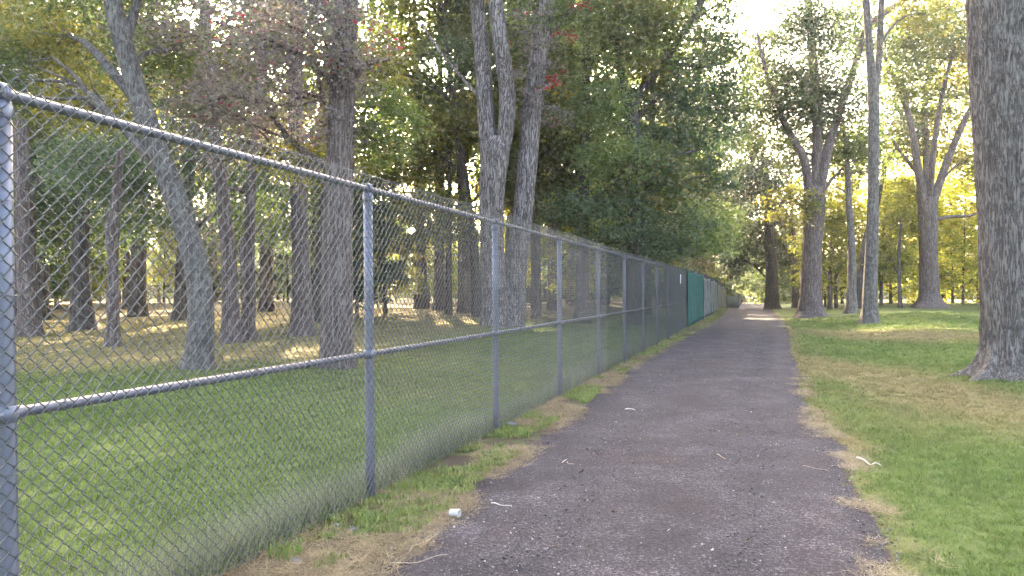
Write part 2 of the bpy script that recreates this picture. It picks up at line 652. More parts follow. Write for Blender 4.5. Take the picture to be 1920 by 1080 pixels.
sc_ = graded(-14, 260, -3, 26, .14, 1.035)
lc_ = graded(-190, 170, -3.0, 7.5, .12, 1.045)
LG, SG = np.meshgrid(lc_, sc_)
X, Y = ls2xy(LG, SG)
Z = ground_z(X, Y)
Z = Z - 0.012 * (np.exp(-((LG - 2.2) / 1.2) ** 4))
nl, ns = len(lc_), len(sc_)
idx = np.arange(nl * ns).reshape(ns, nl)
fq = np.stack([idx[:-1, :-1], idx[:-1, 1:], idx[1:, 1:], idx[1:, :-1]], -1).reshape(-1, 4)
g_me = new_mesh('ground', np.stack([X, Y, Z], -1).reshape(-1, 3), fq,
                {'dry': ('POINT', dry_at(X, Y).ravel()), 'dirt': ('POINT', dirt_at(X, Y).ravel())}, True)
tag(link('ground', g_me, ground_mat()), kind='structure', label='mown lawn with dry patches on both sides of the path', cat='ground')

ps = graded(-14, 150, -2, 24, .07, 1.03)
tt = np.linspace(0, 1, 40)
SG, TG = np.meshgrid(ps, tt, indexing='ij')
pl, pr = path_left(SG), path_right(SG)
LG = pl + (pr - pl) * TG
X, Y = ls2xy(LG, SG)
e = np.minimum(TG, 1 - TG)
Zp = ground_z(X, Y) + .004 + .012 * smooth(0, .12, e) + .018 * (fbm(X * .9, Y * .9, 1.) - .5) * smooth(0, .1, e) - .012 * (np.exp(-((TG - .28) / .09) ** 2) + np.exp(-((TG - .72) / .09) ** 2)) * smooth(0, .1, e)
Zp = np.maximum(Zp, ground_z(X, Y) + .002)
idx = np.arange(SG.size).reshape(SG.shape)
fq = np.stack([idx[:-1, :-1], idx[:-1, 1:], idx[1:, 1:], idx[1:, :-1]], -1).reshape(-1, 4)
p_me = new_mesh('path', np.stack([X, Y, Zp], -1).reshape(-1, 3), fq, None, True)
tag(link('path', p_me, path_mat()), kind='structure', label='dark cinder gravel path running beside the chain link fence', cat='path')

# ------------------------------------------------------------------ chain link fence
FANG = math.atan2(T[1], T[0])
fence = empty('chain_link_fence', (P0[0], P0[1], 0), FANG)
tag(fence, 'tall grey galvanised chain link fence running along the gravel path', 'fence')
BAY = 3.05
NB = 25
SHEAR = 0.020
H_TOP, H_MID, H_MESH = 2.40, 1.12, 2.475
WP = -0.040                                   # woven wire plane, on the path side of the posts

def fence_dz(s):
    """height step of the far run of the fence"""
    return np.interp(s, [0, 8 * BAY, 14 * BAY, 20 * BAY, 25 * BAY], [0, .05, .12, 0.0, -.42])

def lathe(profile, sides=20):
    pr = np.asarray(profile, float)
    th = np.linspace(0, 2 * np.pi, sides, endpoint=False)
    v = np.stack([pr[:, 0, None] * np.cos(th), pr[:, 0, None] * np.sin(th), np.repeat(pr[:, 1, None], sides, 1)], -1).reshape(-1, 3)
    n = len(pr)
    i = np.arange(n - 1)[:, None] * sides
    j = np.arange(sides)[None]
    j2 = (j + 1) % sides
    return v, [np.stack([i + j, i + j2, i + sides + j2, i + sides + j], -1).reshape(-1, 4)]

def shear(v):
    v = np.array(v)
    v[:, 0] -= SHEAR * v[:, 2]
    return v

PR = .0365
v, f = lathe([(PR * .02, -.3), (PR, -.3), (PR, .3), (PR, .9), (PR, 1.6), (PR, H_TOP - .03), (PR * .02, H_TOP - .03)], 20)
post_me = new_mesh('post', shear(v), f, None, True)
mb = MB()
v, f = lathe([(PR + .004, -.075), (PR + .006, -.07), (PR + .006, -.03), (PR * .9, -.012), (PR * .5, 0.0), (.001, .004)], 20)
v[:, 2] += H_TOP - .022
mb.add(v, f)
th = np.linspace(0, 2 * np.pi, 25)
ring = np.stack([np.zeros(25), .031 * np.cos(th), H_TOP + .006 + .031 * np.sin(th)], -1)
for off in (-.012, 0, .012):
    v, f = tube(ring + [off, 0, 0], np.full(25, .0075), 8, False)
    mb.add(v, f)
for part in (mb,):
    part.v = [shear(x) for x in part.v]
cap_me = mb.mesh('post_cap')

RR = .0225
def rail_mesh(h, name):
    v, f = tube(np.stack([np.linspace(0, BAY, 9), np.zeros(9), np.full(9, h)], -1), np.full(9, RR), 16, False)
    return new_mesh(name, shear(v), f, None, True)
top_me = rail_mesh(H_TOP, 'top_rail')
mid_me = rail_mesh(H_MID, 'middle_rail')
mb = MB()
v, f = lathe([(PR + .001, -.034), (PR + .006, -.03), (PR + .007, 0), (PR + .006, .03), (PR + .001, .034)], 20)
v[:, 2] += H_MID
mb.add(v, f)
for sg in (-1, 1):
    xs = np.array([.02, .055, .075, .078]) * sg
    v, f = tube(np.stack([xs, np.zeros(4), np.full(4, H_MID)], -1), np.array([RR + .007, RR + .006, RR + .005, RR + .0005]), 16, False)
    mb.add(v, f)
mb.v = [shear(x) for x in mb.v]
clamp_me = mb.mesh('rail_clamp')

# one woven strand: flattened spiral between two columns w apart
WW = BAY / 84.0
NS = 67
def strand_points(kind, fine=True):
    pts = []
    h0 = .035
    step = (H_MESH - h0) / NS
    for j in range(NS + 1):
        right = (j % 2 == 1) if kind == 'A' else (j % 2 == 0)
        s_knee = WW + .0035 if right else -.0035
        h = h0 + j * step
        pts.append((s_knee, 0.0, h))
        if j < NS and fine:
            front = (not right)                         # going up and to the right lies in front
            s_next = -.0035 if right else WW + .0035
            for t, nn in ((.16, .8), (.5, 1.0), (.84, .8)):
                bow = .0022 * math.sin((t - .5) * 2 * math.pi) if front else 0
                pts.append((s_knee + (s_next - s_knee) * (t * t * (3 - 2 * t) * .35 + t * .65), (-1 if front else 1) * .0045 * nn, h + step * t + bow))
    pts = np.array(pts)
    if fine:                                            # knuckled top end
        sx, sz = pts[-1, 0], pts[-1, 2]
        sgn = 1 if kind == 'A' else -1
        a = np.linspace(0, 4.6, 10)
        r = .0095
        hook = np.stack([sx + sgn * (.004 + r * np.sin(a)) - sgn * .004, -sgn * .010 * np.sin(a * .5), sz + r * (1 - np.cos(a)) + .006], -1)
        pts = np.concatenate([pts, hook])
    pts[:, 1] += WP
    return pts

WR = .0028
def strand_mesh(kind):
    p = strand_points(kind)
    v, f = tube(p, np.full(len(p), WR), 6, False)
    return new_mesh('wire', shear(v), f, None, True)
str_me = {'A': strand_mesh('A'), 'B': strand_mesh('B')}

for k in range(-1, NB + 1):
    dz = float(fence_dz(k * BAY))
    po = link('post', post_me, M_POST, fence, (k * BAY, 0, dz))
    link('post_cap', cap_me, M_POST, po)
    link('rail_clamp', clamp_me, M_POST, po)
    if k < NB:
        sl = math.atan2(float(fence_dz((k + 1) * BAY)) - dz, BAY)
        link('top_rail', top_me, M_RAIL, fence, (k * BAY, 0, dz), (0, -sl, 0))
        link('middle_rail', mid_me, M_RAIL, fence, (k * BAY, 0, dz), (0, -sl, 0))

# the strands that show largest are single parts, the rest one woven sheet
N_IND0, N_IND1 = -4, 294
for q in range(N_IND0, N_IND1):
    kd = 'A' if q % 2 == 0 else 'B'
    link('wire', str_me[kd], M_WIRE, fence, (q * WW + random.gauss(0, .0007), .003 * math.sin(q * .11) + random.gauss(0, .0005), float(fence_dz(q * WW)) + random.gauss(0, .0012)), (random.gauss(0, .0008), random.gauss(0, .0006), 0))
vs_, fs_ = [], []
n0 = 0
fine_cache = {}
for kd in 'AB':
    p = strand_points(kd)
    fine_cache[kd] = tube(shear(p), np.full(len(p), WR), 4, False)
    p2 = strand_points(kd, False)
    p2 = np.concatenate([p2, p2[-1:] + [[0, 0, .016]]])
    fine_cache[kd + 'c'] = tube(shear(p2), np.full(len(p2), WR * 1.05), 3, False)
for q in list(range(-84, N_IND0)) + list(range(N_IND1, NB * 84)):
    kd = 'A' if q % 2 == 0 else 'B'
    v, f = fine_cache[kd if q < N_IND1 + 60 else kd + 'c']
    if q < N_IND0 - 10:
        v, f = fine_cache[kd + 'c']
    vs_.append(v + [q * WW, 0, float(fence_dz(q * WW))])
    fs_.append(f[0] + n0)
    n0 += len(v)
o = link('woven_wire', new_mesh('woven_wire', np.concatenate(vs_), np.concatenate(fs_), None, False), M_WIRE, fence)
tag(o, kind='stuff')

# tie wires twisted round rails and posts
a = np.linspace(0, 2 * np.pi * .97, 14)
def tie_mesh(kind):
    r = RR + .004
    if kind == 'rail':
        p = np.stack([.004 * a / 6, -.012 + (r + .010) * np.cos(a + 2.2), r * np.sin(a + 2.2)], -1)
        p = np.concatenate([p, p[-1:] + [[.01, .006, -.02]], p[-1:] + [[.028, .012, -.032]]])
    else:
        rp = PR + .004
        p = np.stack([rp * np.cos(a), -.004 + (rp + .006) * np.sin(a), .004 * a / 6], -1)
        p = np.concatenate([p, p[-1:] + [[.02, -.006, .008]], p[-1:] + [[.045, -.008, .002]]])
    v, f = tube(p, np.full(len(p), .002), 5, True)
    return new_mesh('tie_wire', v, f, None, True)
tie_r, tie_p = tie_mesh('rail'), tie_mesh('post')
rr = random.Random(3)
for k in range(0, 4):
    for h, n in ((H_TOP, 4), (H_MID, 5)):
        for i in range(n):
            s = (k + (i + .5 + rr.uniform(-.2, .2)) / n) * BAY
            link('tie_wire', tie_r, M_WIRE, fence, (s - SHEAR * h, 0, h), (rr.uniform(-.4, .4), 0, 0))
    for h in (.45, .85, 1.55, 2.0):
        hh = h + rr.uniform(-.08, .08)
        link('tie_wire', tie_p, M_WIRE, fence, (k * BAY - SHEAR * hh, 0, hh), (0, 0, rr.uniform(-.5, .5)))

# ------------------------------------------------------------------ leaves and trees
def leaf_cloud(centres, size, rng, up=.55, aspect=.6, rnd=None):
    n = len(centres)
    az = rng.uniform(0, 2 * np.pi, n)
    dip = rng.normal(-.25, .45, n)
    d = np.stack([np.cos(az) * np.cos(dip), np.sin(az) * np.cos(dip), np.sin(dip)], -1)
    nr = rng.normal(0, 1, (n, 3))
    nr[:, 2] = nr[:, 2] * .8 + up
    side = np.cross(d, nr)
    side /= np.maximum(np.linalg.norm(side, axis=1, keepdims=True), 1e-6)
    nn = np.cross(side, d)
    L = size * rng.uniform(.45, 1.45, n)[:, None]
    W = L * aspect * .5
    fold = rng.uniform(.05, .35, n)[:, None] * W
    v = np.empty((n, 4, 3))
    v[:, 0] = centres - d * L * .5
    v[:, 1] = centres + side * W + nn * fold - d * L * .08
    v[:, 2] = centres + d * L * .5
    v[:, 3] = centres - side * W + nn * fold - d * L * .08
    f = np.arange(n * 4).reshape(n, 4)
    return v.reshape(-1, 3), f, (rng.uniform(0, 1, n) if rnd is None else rnd)

def blob_leaves(c, r, n, size, rng, clump=None, per=34, shell=.55):
    """leaf positions gathered in clumps inside an ellipsoid; returns positions, tone, clump centres"""
    nc = max(3, int(n / per))
    d = rng.normal(0, 1, (nc, 3))
    d /= np.linalg.norm(d, axis=1, keepdims=True)
    rad = rng.uniform(0, 1, nc) ** (1 / 3 * (1 - shell) + .12)
    wob = .75 + .5 * rng.uniform(0, 1, nc)
    cc = c + d * (rad * wob)[:, None] * r
    cr = clump if clump else max(.16, min(.55, .22 * float(np.mean(r)))) 
    k = rng.integers(0, nc, n)
    off = rng.normal(0, 1, (n, 3)) * [cr, cr, cr * .42]
    off[:, 2] -= .18 * (off[:, 0] ** 2 + off[:, 1] ** 2) / max(cr, .1)
    tone = np.clip(rng.normal(.45, .2, nc)[k] + rng.normal(0, .17, n), 0, 1)
    return cc[k] + off, tone, cc

def bark_fn(rng, amp, ntheta=9, flare=None, lobes=5):
    ph = rng.uniform(0, 50, 4)
    fl, fh = flare or (0, .3)
    def fn(th, t):
        cx, cy_ = np.cos(th), np.sin(th)
        k = ntheta / 2.2
        ridge = 1 - np.abs(2 * vnoise(cx * k + ph[0], cy_ * k + ph[1], t * 2.2 + ph[2]) - 1)
        fine = vnoise(cx * k * 2.3 + ph[1], cy_ * k * 2.3 + ph[2], t * 5.5 + ph[0])
        big = fbm(cx * .8 + ph[3], cy_ * .8 + ph[0], t * .5 + ph[1])
        r = 1 + amp * (ridge - .6) + amp * .6 * (fine - .5) + .16 * (big - .5)
        if fl:
            lob = .45 + .55 * (np.maximum(0, np.cos(lobes * th / 1.0 + ph[0] + 1.3 * np.sin(th * 2 + ph[1]))) ** 1.2)
            r = r + fl * np.exp(-np.maximum(t - .12, 0) / fh) * lob
        return r
    return fn

def px_line(pts, D, off=None):
    P, R = [], []
    for i, (u, v, w) in enumerate(pts):
        d = D + (off[i] if off else 0)
        P.append(pix(u, v, d))
        R.append(w * .5 * d / F)
    return np.array(P), np.array(R)

def limb_to(trunk_pts, trunk_r, target, rng, frac=None):
    """a curved branch from the trunk to a target point"""
    hz = np.linalg.norm(trunk_pts[:, :2] - target[:2], axis=1)
    want = target[2] - .55 * hz
    i = int(np.argmin(np.abs(trunk_pts[:, 2] - want) + .35 * hz))
    a = trunk_pts[i]
    v = target - a
    L = np.linalg.norm(v)
    m1 = a + v * .35 + np.array([0, 0, .10 * L]) + rng.normal(0, .05 * L, 3)
    m2 = a + v * .7 + np.array([0, 0, .06 * L]) + rng.normal(0, .05 * L, 3)
    r0 = min(trunk_r[i] * .55, .035 + .016 * L)
    p, r, _ = resample(np.array([a, m1, m2, target]), [r0, r0 * .75, r0 * .5, r0 * .22], 9)
    return p, r

COVER = 2.6
def build_tree(name, label, bark, base_pts, limbs=(), blobs=(), D=None, sides=14, amp=.05, flare=(.5, .22), rng=None, group=None,
               ntheta=8, seg=.3, twigs=5, default_leaf=None, lobes=5):
    """base_pts: [(u,v,width)] in photo pixels at the tree's depth; blobs: (u,v,ru,rv,dD,class,cover)"""
    rng = rng or np.random.default_rng(abs(hash(label)) % 1000 if False else sum(map(ord, label)))
    if D is None:
        D = hit(base_pts[0][0], base_pts[0][1])
    P, R = px_line(base_pts, D)
    bx, by = float(P[0][0]), float(P[0][1])
    bz = float(ground_z(bx, by))
    P[0][2] = bz - .12
    base = np.array([bx, by, bz])
    root = empty(name, base)
    tag(root, label, 'tree', group)
    L = np.sum(np.linalg.norm(np.diff(P, axis=0), axis=1))
    p, r, t = resample(P, R, max(8, int(L / seg)))
    # denser rings near the base
    if flare and seg > .12:
        extra = np.linspace(0, min(1.2, L * .3), 14)
        tt_ = np.unique(np.concatenate([extra, t]))
        p = np.stack([np.interp(tt_, t, p[:, i]) for i in range(3)], -1)
        r = np.interp(tt_, t, r)
        t = tt_
    v, f = tube(p, r, sides, True, bark_fn(rng, amp, ntheta, flare, lobes), t)
    link('trunk', new_mesh('trunk', v - base, f, None, True), bark, root)
    allp, allr = [p], [r]
    for lb in limbs:
        lp, lr = px_line(lb, D, [0] + list(np.cumsum(rng.normal(0, .012 * D, len(lb) - 1))))
        LL = np.sum(np.linalg.norm(np.diff(lp, axis=0), axis=1))
        q, qr, qt = resample(lp, lr, max(6, int(LL / (seg * 1.2))))
        v, f = tube(q, qr, max(8, sides - 4), True, bark_fn(rng, amp * .8, max(5, ntheta - 2)), qt)
        link('limb', new_mesh('limb', v - base, f, None, True), bark, root)
        allp.append(q)
        allr.append(qr)
    ap, ar = np.concatenate(allp), np.concatenate(allr)
    mb = MB()
    clouds = {}
    for (u, vv, ru, rv, dD, cls, cover) in blobs:
        d = D + dD
        c = pix(u, vv, d)
        rad = np.array([ru * d / F, (ru + rv) * .5 * d / F, rv * d / F])
        ls = float(np.clip(.0043 * d, .085, .30)) * (default_leaf or 1)
        area_px = math.pi * ru * rv
        leaf_px = (ls * F / d) ** 2 * .30
        n = int(min(40000, COVER * cover * area_px / leaf_px))
        pos, tone, cc = blob_leaves(c, rad, n, ls, rng)
        vtx, fc, rn = leaf_cloud(pos, ls, rng, rnd=tone)
        clouds.setdefault(cls, []).append((vtx - base, fc, rn))
        lp, lr = limb_to(ap, ar, c, rng)
        v, f = tube(lp, lr, 6, True)
        mb.add(v - base, f)
        sel = rng.permutation(len(cc))[:twigs]
        for k in sel:
            j = rng.integers(3, len(lp))
            a0 = lp[j]
            b0 = cc[k]
            m = (a0 + b0) / 2 + rng.normal(0, .08, 3) * np.linalg.norm(b0 - a0)
            q, qr, _ = resample(np.array([a0, m, b0]), [lr[j] * .6, lr[j] * .4, .006], 5)
            v, f = tube(q, qr, 4, True)
            mb.add(v - base, f)
    if mb.n:
        link('branches', mb.mesh('branches'), bark, root)
    for cls, lst in clouds.items():
        n0, V_, F_, R_ = 0, [], [], []
        for vtx, fc, rn in lst:
            V_.append(vtx)
            F_.append(fc + n0)
            R_.append(rn)
            n0 += len(vtx)
        link('crown', new_mesh('crown', np.concatenate(V_), np.concatenate(F_), {'rnd': ('FACE', np.concatenate(R_))}), LM[cls], root)
    return root, D

# ---- trees one can name
build_tree('maple_tree', 'leaning lichen grey tree behind the fence, curving over to one side above the rail', BARK['lichen'],
           [(372, 692, 54), (377, 600, 46), (372, 520, 44), (352, 440, 42), (318, 340, 40), (280, 240, 38), (245, 130, 36), (220, 40, 34), (200, -60, 32), (180, -200, 28)],
           limbs=[[(235, 90, 20), (250, 30, 17), (275, -60, 14)]],
           blobs=[(60, 60, 120, 70, 2, 'olive', 1.6), (150, 180, 110, 60, 3, 'olive', 1.0), (200, -60, 200, 80, 1, 'green', 1.2), (20, 150, 60, 80, 1, 'green', 1.2), (330, 90, 70, 60, 2, 'green', 1.2)],
           sides=28, amp=.05, flare=(.45, .25), seg=.12, ntheta=16)
build_tree('maple_tree', 'thick straight brown trunk behind the fence under mauve and reddish foliage', BARK['brown'],
           [(632, 690, 66), (632, 600, 60), (632, 480, 56), (636, 330, 52), (642, 180, 48), (648, 40, 46), (652, -80, 44), (650, -260, 38)],
           limbs=[[(646, 60, 22), (600, 10, 18), (520, -40, 14), (430, -50, 9)], [(640, 180, 14), (690, 120, 11), (730, 110, 7)]],
           blobs=[(400, 40, 150, 70, 0, 'plum', .6), (540, 50, 130, 80, -1, 'plum', .62), (640, 70, 90, 80, -.7, 'plum', .62), (500, 160, 120, 60, 0, 'plum', .7), (640, 190, 55, 110, 0, 'plum', .7),
                  (390, 190, 90, 60, 1, 'plum', .9), (450, 260, 120, 50, 1, 'plum', .7), (715, 230, 75, 70, 1, 'green', 1.5), (720, 130, 60, 60, 1.5, 'olive', 1.0), (560, 300, 110, 40, 1, 'olive', .6),
                  (640, -140, 280, 90, 0, 'green', 1.0)],
           sides=30, amp=.05, flare=(.28, .25), seg=.12, ntheta=18)
D_C = hit(925, 613)
build_tree('maple_tree', 'forked shaggy grey trunk rising behind the fence, splitting into two stems', BARK['shaggy'],
           [(930, 614, 56), (926, 540, 48), (922, 430, 44), (924, 330, 50), (928, 280, 56), (926, 258, 40)],
           limbs=[[(920, 330, 34), (914, 250, 34), (908, 150, 31), (900, 60, 29), (888, -60, 27), (875, -220, 22)], [(934, 310, 30), (948, 245, 31), (951, 180, 32), (940, 90, 30), (925, -40, 27), (930, -200, 22)],
                  [(905, 190, 8), (870, 150, 6), (820, 90, 5), (790, 45, 3)]],
           blobs=[(860, 100, 70, 60, 3, 'dark', .8), (900, -120, 150, 70, 0, 'green', 1.0), (770, -170, 150, 90, 0, 'green', 1.3), (1010, -180, 170, 100, 1, 'green', 1.3), (620, -190, 150, 90, 2, 'green', 1.2), (970, 60, 60, 60, 4, 'green', .7)],  # blobs high above the frame are added to keep the near ground shaded
           D=D_C, sides=24, amp=.07, seg=.2, ntheta=14, flare=(.35, .3))
build_tree('maple_tree', 'shaggy single trunk with red creeper leaves, leaning away from the forked trunk', BARK['shaggy'],
           [(958, 614, 50), (966, 520, 42), (978, 420, 38), (990, 300, 37), (998, 200, 36), (1012, 90, 35), (1030, -40, 33), (1040, -200, 28)],
           blobs=[(1005, 60, 45, 70, -.8, 'plum', .45), (1040, 20, 60, 50, 0, 'green', .9), (1000, 160, 34, 60, -.8, 'plum', .35), (1065, 60, 22, 13, -1, 'red', .35), (1046, 145, 9, 16, -1, 'red', .5),
                  (1085, 10, 16, 10, -1, 'red', .35), (1030, 215, 60, 20, 0, 'plum', .5), (1050, -120, 150, 70, 0, 'green', 1.2)],
           D=D_C + .5, sides=22, amp=.07, seg=.2, ntheta=14, flare=(.35, .3))
build_tree('oak_tree', 'brown trunk of a tight pair behind the fence, the thicker of the two', BARK['brown'],
           [(434, 643, 38), (432, 560, 30), (428, 470, 27), (418, 380, 24), (404, 260, 20), (392, 120, 17), (385, 0, 14)],
           blobs=[(380, 120, 80, 60, 2, 'olive', 1.2), (430, 330, 90, 60, 4, 'dark', 1.0), (340, 260, 70, 70, 3, 'dark', .9)], sides=18, amp=.06, seg=.25, ntheta=12)
build_tree('oak_tree', 'brown trunk of a tight pair behind the fence, the thinner straight one', BARK['brown'],
           [(464, 638, 30), (467, 540, 23), (468, 440, 20), (472, 330, 18), (486, 180, 15), (495, 40, 12)],
           blobs=[(500, 110, 70, 60, 2, 'green', 1.2), (510, 400, 60, 60, 6, 'green', 1.0)], sides=16, amp=.06, seg=.25, ntheta=12)
build_tree('oak_tree', 'tall grey brown trunk standing between the tight pair and the thick straight trunk', BARK['brown'],
           [(568, 630, 48), (566, 560, 37), (563, 450, 32), (558, 320, 29), (554, 180, 27), (558, 40, 24), (560, -80, 20)],
           blobs=[(550, 10, 120, 60, 1, 'dark', 1.3), (600, 260, 60, 70, 3, 'olive', .8), (500, 90, 70, 70, 2, 'dark', 1.0)], sides=18, amp=.06, seg=.25, ntheta=12)
build_tree('oak_tree', 'dark slanting trunk half hidden by the tall grey brown trunk', BARK['dark'],
           [(592, 606, 26), (598, 520, 22), (606, 420, 19), (614, 320, 16), (628, 180, 12)],
           blobs=[(590, 180, 70, 60, 2, 'olive', 1.0)], sides=12, amp=.06, seg=.4)
build_tree('oak_tree', 'slim brown trunk alone on the worn ground behind the fence', BARK['brown'],
           [(212, 650, 28), (212, 590, 21), (212, 500, 19), (216, 400, 16), (226, 280, 13)],
           blobs=[(190, 300, 110, 70, 3, 'dark', 1.3), (260, 380, 80, 60, 4, 'dark', 1.2)], sides=14, amp=.06, seg=.3)
build_tree('oak_tree', 'stout dark brown trunk standing just past the end post of the nearest fence panel', BARK['brown'],
           [(56, 630, 44), (52, 560, 35), (48, 450, 30), (42, 300, 26), (32, 120, 22)],
           blobs=[(70, 330, 110, 80, 3, 'dark', 1.2), (60, 200, 110, 70, 2, 'olive', 1.2), (40, 430, 90, 60, 4, 'dark', 1.2)], sides=14, amp=.06, seg=.3)
build_tree('oak_tree', 'stout near black trunk with flared roots on the sunlit strip of the wood floor', BARK['dark'],
           [(156, 619, 46), (152, 560, 36), (150, 470, 30), (156, 380, 26), (170, 260, 20)],
           blobs=[(150, 400, 130, 60, 2, 'dark', 1.6), (130, 240, 110, 70, 2, 'olive', 1.2)], sides=14, amp=.06, seg=.3, flare=(.7, .3))
build_tree('maple_tree', 'broad dark green tree with a black slanting limb, leaning over the far fence', BARK['dark'],
           [(1188, 585, 40), (1190, 480, 33), (1193, 380, 30), (1192, 280, 28), (1182, 205, 27), (1176, 170, 20)],
           limbs=[[(1180, 215, 21), (1212, 160, 19), (1262, 90, 16), (1300, 30, 14), (1335, -40, 12)], [(1176, 200, 16), (1160, 100, 14), (1165, 0, 12), (1170, -90, 9)], [(1192, 330, 10), (1250, 300, 8), (1310, 280, 5)],
                  [(1190, 410, 10), (1130, 380, 8), (1060, 360, 5)]],
           blobs=[(1130, 60, 90, 80, -1, 'green', 1.05), (1220, 50, 80, 70, 0, 'green', 1.3), (1110, 190, 70, 60, -2, 'green', 1.3), (1230, 210, 80, 60, 1, 'dark', 1.1), (1310, 160, 70, 60, 1, 'dark', 1.1),
                  (1150, 300, 80, 50, -2, 'green', 1.05), (1060, 390, 70, 40, -2, 'dark', 1.25), (1140, 400, 80, 50, -2, 'dark', 1.25), (1230, 330, 80, 60, 0, 'dark', 1.15), (1310, 260, 70, 50, 1, 'dark', 1.15),
                  (1250, 430, 80, 50, 1, 'dark', 1.25), (1330, 330, 50, 50, 2, 'dark', 1.05), (1320, 430, 60, 50, 3, 'green', 1.1), (1335, 70, 50, 60, 2, 'dark', 1.0), (1365, 200, 40, 60, 3, 'dark', 1.4), (1372, 110, 34, 50, 3, 'green', 1.0), (1360, 10, 45, 35, 1, 'dark', .8), (1180, 460, 90, 40, 0, 'dark', 1.15), (1200, -110, 190, 80, 0, 'green', 1.2)],
           D=36, sides=18, amp=.06, seg=.3, twigs=6)
build_tree('maple_tree', 'big furrowed grey trunk with root flare on the lawn beside the path', BARK['grey'],
           [(1910, 708, 124), (1908, 640, 120), (1906, 520, 120), (1904, 400, 122), (1900, 250, 128), (1896, 80, 138), (1893, -60, 140), (1890, -200, 130), (1885, -420, 110)],
           limbs=[[(1890, -120, 60), (1800, -260, 48), (1700, -420, 36)], [(1890, -180, 60), (1990, -320, 48), (2090, -480, 36)]],
           blobs=[(1850, -420, 330, 180, 0, 'green', .8), (2150, -330, 240, 180, 1, 'green', .8), (1720, -560, 240, 150, 1, 'green', .8)],
           sides=120, amp=.10, flare=(.95, .2), seg=.035, ntheta=30, lobes=6)
build_tree('maple_tree', 'tall dark three stemmed tree on the lawn edge beside the path', BARK['brown'],
           [(1520, 595, 52), (1520, 550, 38), (1522, 480, 36), (1526, 410, 38), (1528, 370, 40), (1529, 350, 30)],
           limbs=[[(1530, 380, 21), (1532, 300, 19), (1530, 180, 17), (1520, 60, 14), (1508, -80, 11)], [(1518, 370, 17), (1506, 295, 15), (1478, 245, 13), (1456, 190, 10), (1432, 120, 7), (1420, 60, 4)],
                  [(1536, 370, 19), (1552, 280, 18), (1576, 205, 15), (1604, 120, 13), (1628, 50, 12), (1680, 10, 10), (1740, -30, 8)]],
           blobs=[(1510, 90, 70, 70, 0, 'dark', 1.7), (1455, 170, 70, 60, 0, 'green', 1.6), (1560, 180, 75, 60, 1, 'dark', 1.8), (1440, 240, 55, 50, 1, 'green', 1.2), (1590, 260, 70, 50, 2, 'green', 1.7), (1500, 280, 70, 50, 3, 'green', 1.2), (1430, 90, 38, 50, 1, 'green', 1.0), (1605, 60, 50, 60, 2, 'dark', 1.2),
                  (1500, 190, 60, 50, 0, 'dark', 1.4), (1545, 20, 90, 50, 0, 'dark', 1.2), (1625, 300, 50, 40, 3, 'green', .6), (1500, -90, 140, 70, 0, 'green', 1.0), (1495, 385, 60, 35, 0, 'olive', 1.2)],
           sides=20, amp=.07, seg=.25, ntheta=12, flare=(.5, .25))
build_tree('poplar_tree', 'slender pale grey trunk alone on the lawn, bare almost to the top', BARK['lichen'],
           [(1630, 608, 34), (1631, 575, 27), (1634, 480, 23), (1637, 370, 20), (1638, 260, 19), (1637, 170, 20), (1630, 90, 14), (1624, 0, 13), (1620, -120, 11)],
           limbs=[[(1640, 190, 12), (1648, 110, 12), (1652, 20, 11), (1658, -80, 10)]],
           blobs=[(1690, -40, 90, 60, 1, 'olive', .9), (1600, -80, 80, 60, 0, 'green', .8), (1740, 30, 60, 40, 2, 'olive', .7)],
           sides=20, amp=.05, seg=.2, ntheta=12, flare=(.45, .25))
build_tree('maple_tree', 'many stemmed vase shaped tree on the lawn before the yellow foliage', BARK['brown'],
           [(1743, 577, 50), (1743, 548, 33), (1742, 470, 29), (1741, 400, 31), (1740, 370, 30)],
           limbs=[[(1735, 395, 17), (1722, 320, 15), (1708, 235, 12), (1685, 160, 9), (1655, 100, 6)], [(1740, 390, 14), (1737, 300, 12), (1735, 200, 9), (1748, 90, 6), (1750, 0, 4)], [(1746, 390, 16), (1775, 305, 13), (1800, 245, 11), (1826, 190, 8), (1850, 130, 5)],
                  [(1742, 380, 12), (1752, 270, 10), (1768, 170, 8), (1790, 90, 5)], [(1754, 412, 7), (1785, 406, 6), (1815, 405, 5), (1842, 393, 3)], [(1725, 330, 9), (1700, 300, 6), (1665, 250, 5)]],
           blobs=[(1750, 60, 80, 60, 0, 'green', 2.0), (1690, 140, 60, 50, 0, 'green', 2.1), (1740, 250, 80, 50, 3, 'olive', 1.6), (1800, 120, 60, 60, 1, 'olive', 1.6), (1760, 190, 60, 40, 1, 'green', 1.5), (1670, 60, 60, 50, 1, 'green', 1.7), (1690, 220, 50, 40, 2, 'dark', 1.5),
                  (1800, 30, 70, 50, 2, 'olive', 1.4), (1815, 300, 40, 40, 2, 'olive', 1.2), (1750, -80, 150, 60, 0, 'green', .9)],
           sides=18, amp=.06, seg=.3, ntheta=12, flare=(.7, .3))
